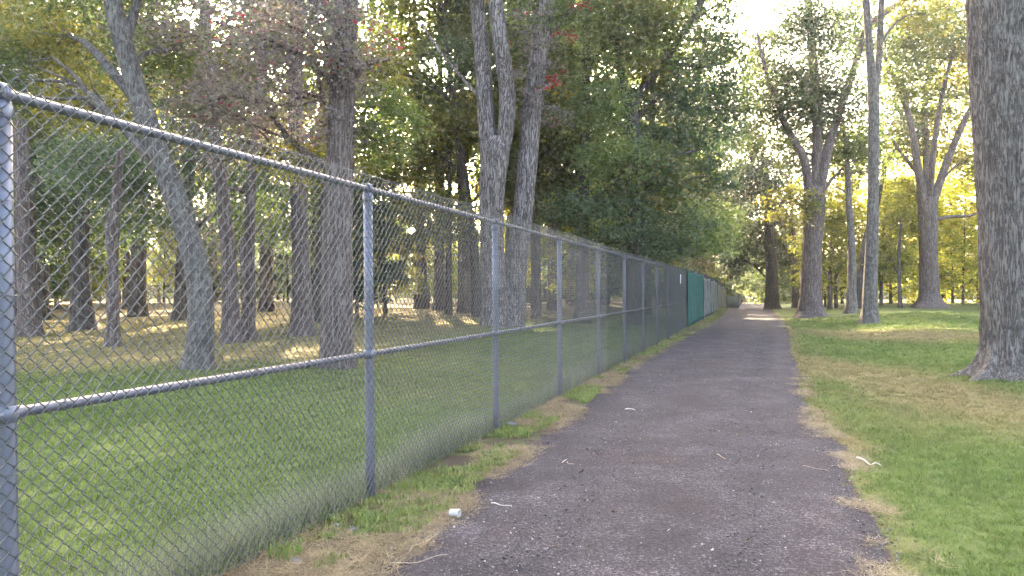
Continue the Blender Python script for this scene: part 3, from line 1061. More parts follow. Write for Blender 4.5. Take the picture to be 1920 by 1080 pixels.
build_tree('maple_tree', 'dark bushy tree where the lawn meets the far path', BARK['dark'],
           [(1448, 579, 28), (1447, 520, 21), (1444, 450, 20), (1440, 380, 16), (1432, 300, 11)],
           limbs=[[(1442, 400, 9), (1420, 340, 7), (1405, 280, 5), (1395, 180, 3), (1400, 60, 2)], [(1444, 420, 9), (1480, 360, 7), (1510, 320, 4)]],
           blobs=[(1405, 350, 60, 50, 0, 'dark', 1.8), (1450, 330, 55, 45, 0, 'dark', 1.5), (1480, 410, 60, 40, 1, 'olive', 1.5), (1400, 430, 55, 40, 1, 'green', 1.5), (1430, 270, 35, 40, 0, 'dark', 1.2), (1440, 470, 50, 30, 2, 'green', 1.4), (1420, 150, 32, 60, 1, 'green', 1.0), (1392, 245, 36, 40, 1, 'dark', 1.6), (1385, 330, 36, 40, 2, 'green', 1.4), (1470, 470, 50, 50, 3, 'green', 1.6), (1380, 480, 40, 40, 5, 'dark', 1.6)],
           sides=14, amp=.05, seg=.4)
for (lab, bk, pts, bl) in (
    ('slim grey trunk close behind the three stemmed tree', 'brown', [(1492, 577, 15), (1491, 520, 11), (1488, 440, 9), (1480, 360, 6)], [(1470, 370, 50, 40, 1, 'olive', 1.2)]),
    ('straight grey trunk between the three stemmed tree and the pale slender trunk', 'grey', [(1597, 587, 23), (1597, 550, 17), (1597, 470, 14), (1592, 390, 12), (1588, 300, 9), (1580, 220, 6)], [(1600, 290, 60, 45, 1, 'green', 1.0), (1570, 340, 40, 30, 2, 'olive', .6)]),
    ('dark leaning trunk crossing behind the pale slender trunk', 'dark', [(1611, 578, 19), (1614, 520, 16), (1624, 450, 13), (1645, 380, 10), (1662, 310, 7), (1690, 260, 5)], [(1680, 265, 60, 40, 1, 'green', 1.0)]),
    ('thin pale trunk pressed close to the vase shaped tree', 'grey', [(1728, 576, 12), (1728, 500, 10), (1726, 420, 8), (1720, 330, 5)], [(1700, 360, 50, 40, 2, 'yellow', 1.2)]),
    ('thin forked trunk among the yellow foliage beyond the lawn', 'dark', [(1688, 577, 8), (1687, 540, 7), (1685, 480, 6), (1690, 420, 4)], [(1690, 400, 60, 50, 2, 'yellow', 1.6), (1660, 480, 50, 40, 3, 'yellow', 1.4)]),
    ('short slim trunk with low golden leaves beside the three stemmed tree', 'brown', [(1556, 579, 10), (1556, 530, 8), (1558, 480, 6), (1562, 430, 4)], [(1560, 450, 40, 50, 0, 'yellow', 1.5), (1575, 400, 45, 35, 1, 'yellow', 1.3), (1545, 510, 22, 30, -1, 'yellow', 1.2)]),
):
    build_tree('young_tree', lab, BARK[bk], pts, blobs=bl, sides=12, amp=.05, seg=.4, flare=(.4, .2))

# ---- generic woodland trees: shared meshes, each tree an individual
def generic_variant(seed, height, base_frac, crown_r, classes, leaf, n_leaf, trunk_r, bark):
    rng = np.random.default_rng(seed)
    lean = rng.normal(0, .03, 2) * height
    P = np.array([[0, 0, -.3], [lean[0] * .1, lean[1] * .1, height * .15], [lean[0] * .5, lean[1] * .5, height * .45], [lean[0], lean[1], height * .85]])
    R = [trunk_r * 1.25, trunk_r, trunk_r * .8, trunk_r * .25]
    p, r, t = resample(P, R, 22)
    v, f = tube(p, r, 10, True, bark_fn(rng, .06, 7, (.5, .3)), t)
    tr_me = new_mesh('trunk', v, f, None, True)
    mb = MB()
    pos_, tone_ = [], []
    nb = int(rng.integers(9, 13))
    for i in range(nb):
        h = height * (base_frac + (1 - base_frac) * (i + rng.uniform(0, .8)) / nb)
        rel = (h / height - base_frac) / (1 - base_frac)
        rad = crown_r * (1.05 - .75 * abs(rel - .4)) * rng.uniform(.35, .8)
        a_ = i * 2.4 + rng.uniform(-.4, .4)
        c = np.array([lean[0] * h / height + rad * math.cos(a_), lean[1] * h / height + rad * math.sin(a_), h])
        br = crown_r * rng.uniform(.36, .56)
        pos, tone, cc = blob_leaves(c, np.array([br, br, br * .7]), n_leaf // nb, leaf, rng, per=26)
        pos_.append(pos)
        tone_.append(tone)
        lp, lr = limb_to(p, r, c, rng)
        v, f = tube(lp, lr, 5, True)
        mb.add(v, f)
        for k in rng.permutation(len(cc))[:4]:
            j = rng.integers(4, len(lp))
            q, qr, _ = resample(np.array([lp[j], (lp[j] + cc[k]) / 2 + rng.normal(0, .1, 3), cc[k]]), [lr[j] * .6, lr[j] * .4, .01], 4)
            v, f = tube(q, qr, 4, True)
            mb.add(v, f)
    vtx, fc, rn = leaf_cloud(np.concatenate(pos_), leaf, rng, rnd=np.concatenate(tone_))
    crowns = new_mesh('crown', vtx, fc, {'rnd': ('FACE', rn)})
    crowns.materials.append(LM[classes[0]])
    tr_me.materials.append(bark)
    br_me = mb.mesh('branches')
    br_me.materials.append(bark)
    return tr_me, br_me, crowns

TALL = [generic_variant(s, h, bf, cr, cl, .25, 16500, r, BARK[b]) for s, h, bf, cr, cl, r, b in (
    (11, 24, .28, 5.2, ('green', 'dark', 'olive'), .30, 'dark'), (12, 26, .33, 5.0, ('green', 'dark', 'olive'), .34, 'brown'),
    (13, 22, .24, 5.2, ('green', 'dark', 'olive', 'yellow'), .26, 'dark'), (14, 27, .36, 5.2, ('green', 'dark', 'olive'), .36, 'dark'))]
POLE = [generic_variant(s, h, bf, cr, (c,), .22, 9000, r, BARK[b]) for s, h, bf, cr, c, r, b in (
    (31, 17, .45, 2.6, 'green', .15, 'dark'), (32, 15, .38, 2.4, 'green', .12, 'brown'))]
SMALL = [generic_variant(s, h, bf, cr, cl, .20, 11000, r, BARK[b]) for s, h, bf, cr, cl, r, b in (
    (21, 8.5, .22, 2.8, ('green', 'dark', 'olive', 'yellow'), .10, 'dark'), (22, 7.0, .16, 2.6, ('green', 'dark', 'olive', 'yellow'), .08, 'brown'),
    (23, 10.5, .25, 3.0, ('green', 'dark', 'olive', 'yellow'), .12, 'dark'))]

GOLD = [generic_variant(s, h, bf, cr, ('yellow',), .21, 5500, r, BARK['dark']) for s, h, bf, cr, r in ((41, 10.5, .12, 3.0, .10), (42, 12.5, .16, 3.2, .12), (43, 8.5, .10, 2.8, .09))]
def place(variant, name, x, y, cls, sc, rot, label, group, cat='tree'):
    tr, br, cr = variant
    root = empty(name, (x, y, float(ground_z(x, y))), rot)
    root.scale = (sc, sc, sc)
    tag(root, label, cat, group)
    link('trunk', tr, None, root)
    link('branches', br, None, root)
    c = link('crown', cr, None, root)
    c.material_slots[0].link = 'OBJECT'
    c.material_slots[0].material = LM[cls]
    return root

HUE = {'green': 'mid green', 'dark': 'deep green', 'olive': 'olive green', 'yellow': 'golden yellow'}
def tall_label(c):
    return 'tall dark trunked tree with %s leaves in the wood behind the chain link fence' % HUE[c]
prng = random.Random(19)
LIGHT_AT = [(P_[0], P_[1]) for P_ in (pix(u, v, hit(u, v)) for u, v in ((110, 610), (300, 632), (505, 612), (860, 606)))]
def in_gap(x, y):
    # openings in the canopy through which the low sun reaches the wood floor
    for (a, b) in LIGHT_AT:
        t = (x - a) * sv.x + (y - b) * sv.y
        w = abs((x - a) * sv.y - (y - b) * sv.x)
        if 10 < t < 46 and w < 3.6:
            return True
    return False
def scatter(n, ur, dr, mind, taken, keep=None):
    out, tries = [], 0
    while len(out) < n and tries < 6000:
        tries += 1
        D = prng.uniform(*dr)
        u = prng.uniform(*ur)
        x, y = (u - 960) / F * D, D
        l = float(lat(x, y))
        if keep and not keep(x, y, l, D, u):
            continue
        if any((x - a) ** 2 + (y - b) ** 2 < mind ** 2 for a, b in taken):
            continue
        out.append((x, y, D, u))
        taken.append((x, y))
    return out

taken = []
for (u, D, k, c) in ((790, 50, 3, 'green'), (872, 44, 1, 'dark'), (824, 47, 0, 'green'), (955, 50, 3, 'green'), (1040, 47, 1, 'green'), (590, 42, 0, 'green'), (500, 45, 1, 'olive'), (1880, 64, 3, 'olive')):
    x, y = (u - 960) / F * D, D
    taken.append((x, y))
    if u < 1300:  # added behind the fence to block the low sun from near path and lawn
        place(TALL[k], 'woodland_tree', x, y, c, 1.0, u * .37, tall_label(c), 'tall trees in the wood behind the fence')
    else:
        place(TALL[k], 'woodland_tree', x, y, c, .85, u * .37, 'tall thin tree with %s leaves in the wood beyond the open lawn' % HUE[c], 'tall trees beyond the open lawn')
CLS_L = ['green', 'dark', 'olive', 'dark', 'green', 'olive']
for i, (x, y, D, u) in enumerate(scatter(36, (-260, 1330), (33, 84), 4.2, taken, lambda x, y, l, D, u: l < -4 and not in_gap(x, y) and not (690 < u < 830 and D < 62))):
    v = TALL[i % 4]
    c = CLS_L[prng.randrange(6)]
    place(v, 'woodland_tree', x, y, c, prng.uniform(.85, 1.12), prng.uniform(0, 6.28), tall_label(c), 'tall trees in the wood behind the fence')
for i, (x, y, D, u) in enumerate(scatter(76, (-260, 1360), (36, 94), 3.0, taken, lambda x, y, l, D, u: l < -2.5 and (D > 64 or not in_gap(x, y)))):
    v = SMALL[i % 3]
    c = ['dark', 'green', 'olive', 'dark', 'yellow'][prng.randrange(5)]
    place(v, 'understory_tree', x, y, c, prng.uniform(.7, 1.1), prng.uniform(0, 6.28),
          'small understory tree with %s leaves in the wood behind the fence' % HUE[c], 'small trees in the wood behind the fence')
for i, (x, y, D, u) in enumerate(scatter(16, (1400, 2250), (56, 84), 4.5, taken, lambda x, y, l, D, u: l > 8 and (u > 1930 or (u < 1450 and D < 68)))):
    v = TALL[i % 4]
    c = ['green', 'olive', 'dark'][prng.randrange(3)]
    place(v, 'woodland_tree', x, y, c, prng.uniform(.7, .95), prng.uniform(0, 6.28),
          'tall thin tree with %s leaves in the wood beyond the open lawn' % HUE[c], 'tall trees beyond the open lawn')
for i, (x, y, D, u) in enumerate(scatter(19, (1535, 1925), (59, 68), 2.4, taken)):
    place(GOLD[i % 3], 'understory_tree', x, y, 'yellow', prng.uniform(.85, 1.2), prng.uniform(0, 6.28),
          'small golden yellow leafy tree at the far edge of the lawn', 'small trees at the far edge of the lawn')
for i, (x, y, D, u) in enumerate(scatter(18, (1410, 2250), (55, 80), 3.2, taken, lambda x, y, l, D, u: l > 7 and not 1500 < u < 1930)):
    c = ['olive', 'green'][prng.randrange(2)]
    place(SMALL[i % 3], 'understory_tree', x, y, c, prng.uniform(.7, 1.15), prng.uniform(0, 6.28),
          'small %s leafy tree at the far edge of the lawn' % HUE[c], 'small trees at the far edge of the lawn')
for i, (x, y, D, u) in enumerate(scatter(22, (1300, 1470), (104, 160), 3.5, taken)):
    place(TALL[i % 4] if i % 2 else SMALL[i % 3], 'woodland_tree', x, y, ['green', 'dark'][i % 2], prng.uniform(.6, .8) * (.55 if u > 1395 and i % 2 else 1), prng.uniform(0, 6.28),
          '%s tree closing the view at the far end of the path' % ['short mid green', 'tall deep green'][i % 2], 'trees closing the far end of the path')

for i, (x, y, D, u) in enumerate(scatter(17, (1150, 1340), (80, 124), 4.5, taken, lambda x, y, l, D, u: l < -3)):  # extra trees added to shade the far end of the path
    place(TALL[i % 4], 'woodland_tree', x, y, ['green', 'dark', 'olive'][i % 3], prng.uniform(.85, 1.0), prng.uniform(0, 6.28),
          tall_label(['green', 'dark', 'olive'][i % 3]), 'tall trees in the wood behind the fence')
for i, (x, y, D, u) in enumerate(scatter(34, (-260, 1150), (34, 80), 2.0, taken, lambda x, y, l, D, u: l < -6 and (D > 60 or not in_gap(x, y)))):
    place(POLE[i % 2], 'woodland_tree', x, y, ['green', 'dark', 'olive'][i % 3], prng.uniform(.8, 1.15), prng.uniform(0, 6.28),
          'thin straight pole of a tree with %s leaves in the wood behind the fence' % HUE[['green', 'dark', 'olive'][i % 3]], 'thin trees in the wood behind the fence')

# far wood as one mass
frng = np.random.default_rng(5)
V_, F_, R_, n0 = [], [], [], 0
mbt = MB()
for i in range(760):
    D = frng.uniform(98, 150)
    u = frng.uniform(-420, 2320)
    if 1372 < u < 1432 and D < 120:
        continue
    x, y = (u - 960) / F * D, D
    z = float(ground_z(x, y))
    hh = (frng.uniform(.8, 6) if (u > 1480 or i % 2) else frng.uniform(3, 16))
    c = np.array([x, y, z + hh * frng.uniform(.1, .9)])
    br = frng.uniform(2.5, 4.5)
    pos, tone, cc = blob_leaves(c, np.array([br * 1.2, br, br * .8]), 700, .5, frng, per=20)
    pos = pos[pos[:, 2] > z + .1]
    vtx, fc, rn = leaf_cloud(pos, .5, frng)
    V_.append(vtx)
    F_.append(fc + n0)
    R_.append(rn)
    n0 += len(vtx)
far = link('far_wood', new_mesh('far_wood', np.concatenate(V_), np.concatenate(F_), {'rnd': ('FACE', np.concatenate(R_))}), LM['green'])
tag(far, 'distant mass of woodland foliage behind all the trunks', 'woodland', kind='stuff')

# ------------------------------------------------------------------ scattered ground stuff (point clouds with instanced small meshes)
def scatter_object(name, pts, rot, scl, extra, inst_mesh, mat, label, cat, parent=None):
    """one object: a vertex per item, an instance of a small mesh on each"""
    me = bpy.data.meshes.new(name)
    me.vertices.add(len(pts))
    me.vertices.foreach_set('co', np.asarray(pts, np.float32).ravel())
    a = me.attributes.new('rot', 'FLOAT_VECTOR', 'POINT')
    a.data.foreach_set('vector', np.asarray(rot, np.float32).ravel())
    a = me.attributes.new('scl', 'FLOAT', 'POINT')
    a.data.foreach_set('value', np.asarray(scl, np.float32))
    for k, val in extra.items():
        a = me.attributes.new(k, 'FLOAT', 'POINT')
        a.data.foreach_set('value', np.asarray(val, np.float32))
    o = link(name, me)
    holder = bpy.data.objects.new(name + '_shape', inst_mesh)      # never linked to the scene
    if not inst_mesh.materials:
        inst_mesh.materials.append(mat)
    me.materials.append(mat)
    ng = bpy.data.node_groups.new(name + '_scatter', 'GeometryNodeTree')
    ng.interface.new_socket('Geometry', in_out='INPUT', socket_type='NodeSocketGeometry')
    ng.interface.new_socket('Geometry', in_out='OUTPUT', socket_type='NodeSocketGeometry')
    gi = ng.nodes.new('NodeGroupInput')
    go = ng.nodes.new('NodeGroupOutput')
    oi = ng.nodes.new('GeometryNodeObjectInfo')
    oi.inputs['Object'].default_value = holder
    ip = ng.nodes.new('GeometryNodeInstanceOnPoints')
    def named(n, t):
        x = ng.nodes.new('GeometryNodeInputNamedAttribute')
        x.data_type = t
        x.inputs['Name'].default_value = n
        return x.outputs[0]
    er = ng.nodes.new('FunctionNodeEulerToRotation')
    L = ng.links.new
    L(named('rot', 'FLOAT_VECTOR'), er.inputs[0])
    L(gi.outputs[0], ip.inputs['Points'])
    L(oi.outputs['Geometry'], ip.inputs['Instance'])
    L(er.outputs[0], ip.inputs['Rotation'])
    cx = ng.nodes.new('ShaderNodeCombineXYZ')
    sv_ = named('scl', 'FLOAT')
    for i in range(3):
        L(sv_, cx.inputs[i])
    L(cx.outputs[0], ip.inputs['Scale'])
    L(ip.outputs[0], go.inputs[0])
    md = o.modifiers.new('scatter', 'NODES')
    md.node_group = ng
    tag(o, label, cat, kind='stuff')
    return o

def blade_clump(n, rad, h, w, rng, lean=.5, flat=False):
    V_, F_ = [], []
    k = 0
    for i in range(n):
        a_ = rng.uniform(0, 6.28)
        r_ = rad * math.sqrt(rng.uniform(0, 1))
        b = np.array([r_ * math.cos(a_), r_ * math.sin(a_), 0])
        d = rng.uniform(0, 6.28)
        hh = h * rng.uniform(.5, 1.15)
        ln = rng.uniform(.1, lean) * hh
        if flat:
            ln, hh = hh, rng.uniform(.002, .02)
        dv = np.array([math.cos(d), math.sin(d), 0])
        sd = np.array([-dv[1], dv[0], 0]) * w * .5 * rng.uniform(.7, 1.3)
        m = b + dv * ln * .4 + [0, 0, hh * .62]
        t = b + dv * ln + [0, 0, hh]
        V_ += [b - sd, b + sd, m + sd * .8, m - sd * .8, t]
        F_.append([k, k + 1, k + 2, k + 3])
        k += 5
    V_ = np.array(V_)
    q = np.array(F_)
    tri = np.stack([q[:, 3], q[:, 2], q[:, 2] + 2], -1)
    return V_, [q, tri]

srng = np.random.default_rng(31)
def view_points(n_try, lrange, srange, dens, ok):
    """random ground points whose density falls with distance"""
    l = srng.uniform(*lrange, n_try)
    s = srng.uniform(*srange, n_try)
    x, y = ls2xy(l, s)
    u = 960 + F * x / np.maximum(y, .1)
    m = (y > .8) & (u > -420) & (u < 2700)
    D = np.maximum(y, 1)
    m &= srng.uniform(0, 1, n_try) < dens(D)
    m &= ok(x, y, l, s)
    return x[m], y[m], l[m], s[m]

M_GRASS = blade_mat('grass_blades', [(0, (.075, .12, .03)), (.5, (.14, .205, .052)), (1, (.225, .285, .088))],
                    [(0, (.15, .13, .06)), (.5, (.25, .215, .095)), (1, (.35, .31, .15))])
v, f = blade_clump(30, .08, .042, .0052, srng, 1.3)
gmesh = new_mesh('grass_clump', v, f)
def lawn_ok(x, y, l, s):
    edge = .05 * srng.normal(0, 1, len(l))
    return (l < -.06 + edge * .4) | (l > path_right(s) + .04 + edge)
x1, y1, l1, s1 = view_points(700000, (-26, 24), (-3, 46), lambda D: np.minimum(1, (6.5 / D) ** 1.6), lawn_ok)
keep = srng.uniform(0, 1, len(x1)) > dirt_at(x1, y1) * .6
x1, y1, l1, s1 = x1[keep], y1[keep], l1[keep], s1[keep]
n = len(x1)
dr = np.clip((dry_at(x1, y1) - .25) * 1.5 + srng.normal(0, .22, n), 0, 1)
tone = np.clip(.35 + .5 * (fbm(x1 * .5, y1 * .5, 1.) - .4) + srng.normal(0, .2, n), 0, 1)
hgt = (.55 + .7 * fbm(x1 * .7, y1 * .7, 5.)) * (1 - .35 * dr) * np.clip(np.sqrt(np.maximum(y1, 3) / 6), .9, 2.2)
rot = np.stack([srng.normal(0, .12, n), srng.normal(0, .12, n), srng.uniform(0, 6.28, n)], -1)
scatter_object('lawn_grass', np.stack([x1, y1, ground_z(x1, y1) - .006], -1), rot, hgt, {'dry': dr, 'tone': tone}, gmesh, M_GRASS,
               'short mown grass blades covering the lawn on both sides', 'grass')

# pale unmown grass at the foot of the fence
M_TALL = blade_mat('tall_grass_blades', [(0, (.11, .15, .07)), (.5, (.18, .225, .12)), (1, (.27, .31, .19))],
                   [(0, (.17, .15, .09)), (.5, (.26, .235, .15)), (1, (.36, .33, .22))], .35)
v, f = blade_clump(22, .10, .27, .003, srng, .75)
tmesh = new_mesh('tall_grass_clump', v, f)
n = 5200
s1 = srng.uniform(-2, 62, n) ** 1.0
s1 = np.where(srng.uniform(0, 1, n) < .6, srng.uniform(-2, 22, n), s1)
l1 = -.08 - np.abs(srng.normal(0, .16, n))
x1, y1 = ls2xy(l1, s1)
thick = smooth(.33, .62, fbm(s1 * .55, 4.4)) * .8 + .2
keep = srng.uniform(0, 1, n) < thick * .7
x1, y1, l1, s1 = x1[keep], y1[keep], l1[keep], s1[keep]
n = len(x1)
sc1 = (.55 + .75 * srng.uniform(0, 1, n)) * (.7 + .6 * fbm(s1 * .6, 2.)) * np.where(l1 < -.3, .55, 1)
rot = np.stack([srng.normal(0, .15, n), srng.normal(0, .15, n), srng.uniform(0, 6.28, n)], -1)
scatter_object('fence_foot_grass', np.stack([x1, y1, ground_z(x1, y1) - .01], -1), rot, sc1,
               {'dry': np.clip(srng.normal(.25, .3, n), 0, 1), 'tone': srng.uniform(0, 1, n)}, tmesh, M_TALL,
               'pale unmown grass growing along the foot of the fence', 'grass')

# straw and thatch on the verge between fence and path and along the lawn edge
M_STRAW = blade_mat('straw', [(0, (.12, .09, .05)), (.5, (.22, .17, .09)), (1, (.36, .30, .18))], [(0, (.07, .05, .035)), (.5, (.13, .10, .06)), (1, (.2, .16, .1))], .1)
v, f = blade_clump(16, .07, .11, .0028, srng, .5, True)
smesh = new_mesh('straw_clump', v, f)
n = 17000
s1 = np.where(srng.uniform(0, 1, n) < .75, srng.uniform(-2, 13, n), srng.uniform(10, 60, n))
left = srng.uniform(0, 1, n) < .8
l1 = np.where(left, srng.uniform(0, 1, n) * (path_left(s1) + .12) + srng.normal(0, .06, n), path_right(s1) + srng.normal(.02, .10, n))
x1, y1 = ls2xy(l1, s1)
keep = fbm(x1 * 1.7, y1 * 1.7, 9.) > np.where(left, .40, .50)
x1, y1 = x1[keep], y1[keep]
n = len(x1)
rot = np.stack([srng.normal(0, .1, n), srng.normal(0, .1, n), srng.uniform(0, 6.28, n)], -1)
scatter_object('verge_straw', np.stack([x1, y1, ground_z(x1, y1) + .008], -1), rot, srng.uniform(.6, 1.3, n),
               {'dry': np.clip(srng.normal(.3, .35, n), 0, 1), 'tone': srng.uniform(0, 1, n)}, smesh, M_STRAW,
               'brown straw and thatch littering the edges of the path', 'straw')
# low green weeds on the verge
v, f = blade_clump(14, .045, .05, .008, srng, 1.0)
wmesh = new_mesh('weed_clump', v, f)
n = 7000
s1 = np.where(srng.uniform(0, 1, n) < .6, srng.uniform(-2, 13, n), srng.uniform(10, 62, n))
l1 = srng.uniform(0.02, 1, n) * (path_left(s1) - .02)
x1, y1 = ls2xy(l1, s1)
keep = fbm(x1 * 1.5, y1 * 1.5, 3.) > .51
x1, y1 = x1[keep], y1[keep]
n = len(x1)
rot = np.stack([srng.normal(0, .2, n), srng.normal(0, .2, n), srng.uniform(0, 6.28, n)], -1)
scatter_object('verge_weeds', np.stack([x1, y1, ground_z(x1, y1)], -1), rot, srng.uniform(.5, 1.3, n),
               {'dry': np.clip(srng.normal(.2, .3, n), 0, 1), 'tone': srng.uniform(.2, 1, n)}, wmesh, M_GRASS,
               'low green weeds on the verge between fence and path', 'weeds')

# loose gravel on the path
def stone_mesh(rng, name):
    import bmesh
    bm = bmesh.new()
    bmesh.ops.create_icosphere(bm, subdivisions=1, radius=1)
    for vv in bm.verts:
        k = 1 + rng.uniform(-.25, .25)
        vv.co = Vector((vv.co.x * k * 1.1, vv.co.y * k * .8, vv.co.z * k * .55))
    me = bpy.data.meshes.new(name)
    bm.to_mesh(me)
    bm.free()
    return me
M_STONE = blade_mat('gravel_stone', [(0, (.02, .018, .02)), (.55, (.07, .062, .068)), (.9, (.14, .125, .125)), (1, (.34, .32, .30))], [(0, (.05, .05, .05)), (1, (.3, .3, .3))], 0.0)
x1, y1, l1, s1 = view_points(330000, (.2, 4.4), (-2, 26), lambda D: np.minimum(1, (5 / D) ** 1.6) * .5, lambda x, y, l, s: (l > path_left(s) - .12) & (l < path_right(s) + .08))
n = len(x1)
rot = srng.uniform(0, 6.28, (n, 3)) * [.06, .06, 1]
sc1 = np.clip(srng.lognormal(math.log(.0038), .5, n), .002, .014)
scatter_object('path_gravel', np.stack([x1, y1, ground_z(x1, y1) + .012], -1), rot, sc1, {'dry': np.zeros(n), 'tone': np.clip(srng.beta(2, 2.2, n) + .08, 0, 1)}, stone_mesh(srng, 'gravel_stone'), M_STONE,
               'loose dark gravel stones strewn over the path', 'gravel')

# fallen leaves
v, f, _ = leaf_cloud(np.zeros((1, 3)), 1.0, np.random.default_rng(3), up=2, aspect=.6)
v[:, 2] = np.abs(v[:, 2]) * .6 + .02
lmesh = new_mesh('fallen_leaf', v, f)
M_FALL = blade_mat('fallen_leaf', [(0, (.10, .06, .03)), (.5, (.26, .19, .11)), (.85, (.42, .36, .27)), (1, (.30, .24, .05))], [(0, (.1, .06, .03)), (1, (.3, .2, .1))], .15)
x1, y1, l1, s1 = view_points(95000, (-24, 17), (-2, 34), lambda D: np.minimum(1, (8 / D) ** .6) * .25, lambda x, y, l, s: srng.uniform(0, 1, len(l)) < np.where(l < -6, .9, np.where((l > -.05) & (l < path_left(s)), 1.0, np.where((l > path_left(s)) & (l < path_right(s)), .35, .3))))
n = len(x1)
rot = np.stack([srng.normal(0, .25, n), srng.normal(0, .25, n), srng.uniform(0, 6.28, n)], -1)
onp = (l1 > path_left(s1)) & (l1 < path_right(s1))
scatter_object('fallen_leaves', np.stack([x1, y1, ground_z(x1, y1) + np.where(onp, .014, .03)], -1), rot, srng.uniform(.02, .07, n), {'dry': np.zeros(n), 'tone': srng.uniform(0, 1, n)}, lmesh, M_FALL,
               'small dry fallen leaves scattered over lawn and path', 'leaves')

# ------------------------------------------------------------------ screens, far fence and litter
def sheet(name, fn, ns_, nh, th, mat, label, cat, group=None):
    """fn(a,b) -> fence coordinates (s, n, h) with a,b in 0..1; a cloth with thickness"""
    A, B = np.meshgrid(np.linspace(0, 1, ns_), np.linspace(0, 1, nh), indexing='ij')
    S_, N_, H_ = fn(A, B)
    def to(nn):
        x, y = ls2xy(nn, S_ - SHEAR * H_)
        return np.stack([x, y, H_], -1).reshape(-1, 3)
    fr, bk = to(N_), to(N_ - th)
    idx = np.arange(ns_ * nh).reshape(ns_, nh)
    q = np.stack([idx[:-1, :-1], idx[1:, :-1], idx[1:, 1:], idx[:-1, 1:]], -1).reshape(-1, 4)
    n = ns_ * nh
    rim = np.concatenate([idx[:, 0], idx[-1, 1:], idx[-2::-1, -1], idx[0, -2:0:-1]])
    r2 = np.roll(rim, -1)
    side = np.stack([rim, rim + n, r2 + n, r2], -1)
    v = np.concatenate([fr, bk])
    base = np.array([v[:, 0].mean(), v[:, 1].mean(), v[:, 2].min()])
    o = link(name, new_mesh(name, v - base, [np.concatenate([q, q[:, ::-1] + n, side])], None, True), mat, None, base)
    return tag(o, label, cat, group)

M_TEAL = plain_mat('teal_mesh_cloth', (.012, .08, .066), (.024, .13, .108), 3, .7, .25)
M_GREYC = plain_mat('grey_screen_cloth', (.10, .125, .118), (.19, .215, .205), 2.5, .75, .3)
M_PALE = plain_mat('pale_slats', (.20, .24, .225), (.30, .335, .315), 4, .7)
M_WHITE = plain_mat('white_plastic', (.62, .62, .60), (.78, .78, .76), 20, .5)
def teal(a, b):
    s_ = 10.25 * BAY + a * 3.35 * BAY - .22 * np.sin(b * math.pi) * (1 - a) + .35 * (1 - b) * (1 - a) * .5
    h = .06 + b * (2.40 - .09 * np.abs(np.sin(a * 7.1)) + .02 * np.sin(a * 31))
    return s_, .075 + .03 * np.sin(a * 26 + b * 2) * (1 - .5 * b) + .02 * np.sin(a * 61 + 3 * b) + .03 * (fbm(a * 9, b * 4) - .5), h + fence_dz(s_)
sheet('windscreen', teal, 90, 24, .003, M_TEAL, 'teal green cloth windscreen hung on the fence', 'windscreen')
def greyc(a, b):
    s_ = 13.75 * BAY + a * 5.2 * BAY
    h = .12 + b * (2.22 - .12 * np.abs(np.sin(a * 9.1)))
    return s_, .07 + .03 * np.sin(a * 33 + b * 2.5) + .03 * (fbm(a * 12, b * 4) - .5), h + fence_dz(s_)
sheet('windscreen', greyc, 90, 20, .003, M_GREYC, 'weathered grey green cloth windscreen hung on the fence past the teal one', 'windscreen')
def greyc2(a, b):
    s_ = 19.15 * BAY + a * 5.7 * BAY
    h = .15 + b * (2.15 - .2 * np.abs(np.sin(a * 5.3)))
    return s_, .07 + .03 * np.sin(a * 29 + b * 2) + .03 * (fbm(a * 11, b * 5, 3.) - .5), h + fence_dz(s_)
sheet('windscreen', greyc2, 80, 16, .003, plain_mat('faded_screen_cloth', (.13, .14, .12), (.22, .225, .20), 2, .8, .3), 'faded sagging windscreen at the dipping far end of the fence', 'windscreen')
def strip(a, b):
    return 9.28 * BAY + a * .16 + .10 * b, .05 + .01 * a, 1.93 + b * .36 + 0 * a
sheet('plastic_strip', strip, 3, 8, .004, M_WHITE, 'white plastic strip tied high on the fence before the teal windscreen', 'strip')

# low pale gate of upright boards closing the end of the fence run
gx, gy = ls2xy(.12, 25 * BAY)
gate = empty('low_gate', (gx, gy, 0), FANG - math.pi / 2)
tag(gate, 'low pale grey green board gate standing across the end of the fence', 'gate')
def boxmesh(name, x0, x1, y0, y1, z0, z1):
    v = np.array([(x, y, z) for x in (x0, x1) for y in (y0, y1) for z in (z0, z1)], float)
    f = np.array([[0, 1, 3, 2], [4, 6, 7, 5], [0, 4, 5, 1], [2, 3, 7, 6], [0, 2, 6, 4], [1, 5, 7, 3]])
    return new_mesh(name, v, f)
bme = boxmesh('board', 0, .135, -.012, .012, .05, 1.14)
for i in range(7):
    link('board', bme, M_PALE, gate, (.03 + i * .143, 0, .012 * ((i * 7) % 3)))
v, f = lathe([(.001, -.2), (.035, -.2), (.035, 1.3), (.02, 1.32), (.001, 1.325)], 12)
gp = new_mesh('gate_post', v, f, None, True)
for x_ in (0, 1.06):
    link('gate_post', gp, M_POST, gate, (x_, .05, 0))
rb = boxmesh('cross_bar', .0, 1.05, .013, .035, -.03, .03)
for z_ in (.3, .95):
    link('cross_bar', rb, M_PALE, gate, (0, 0, z_))

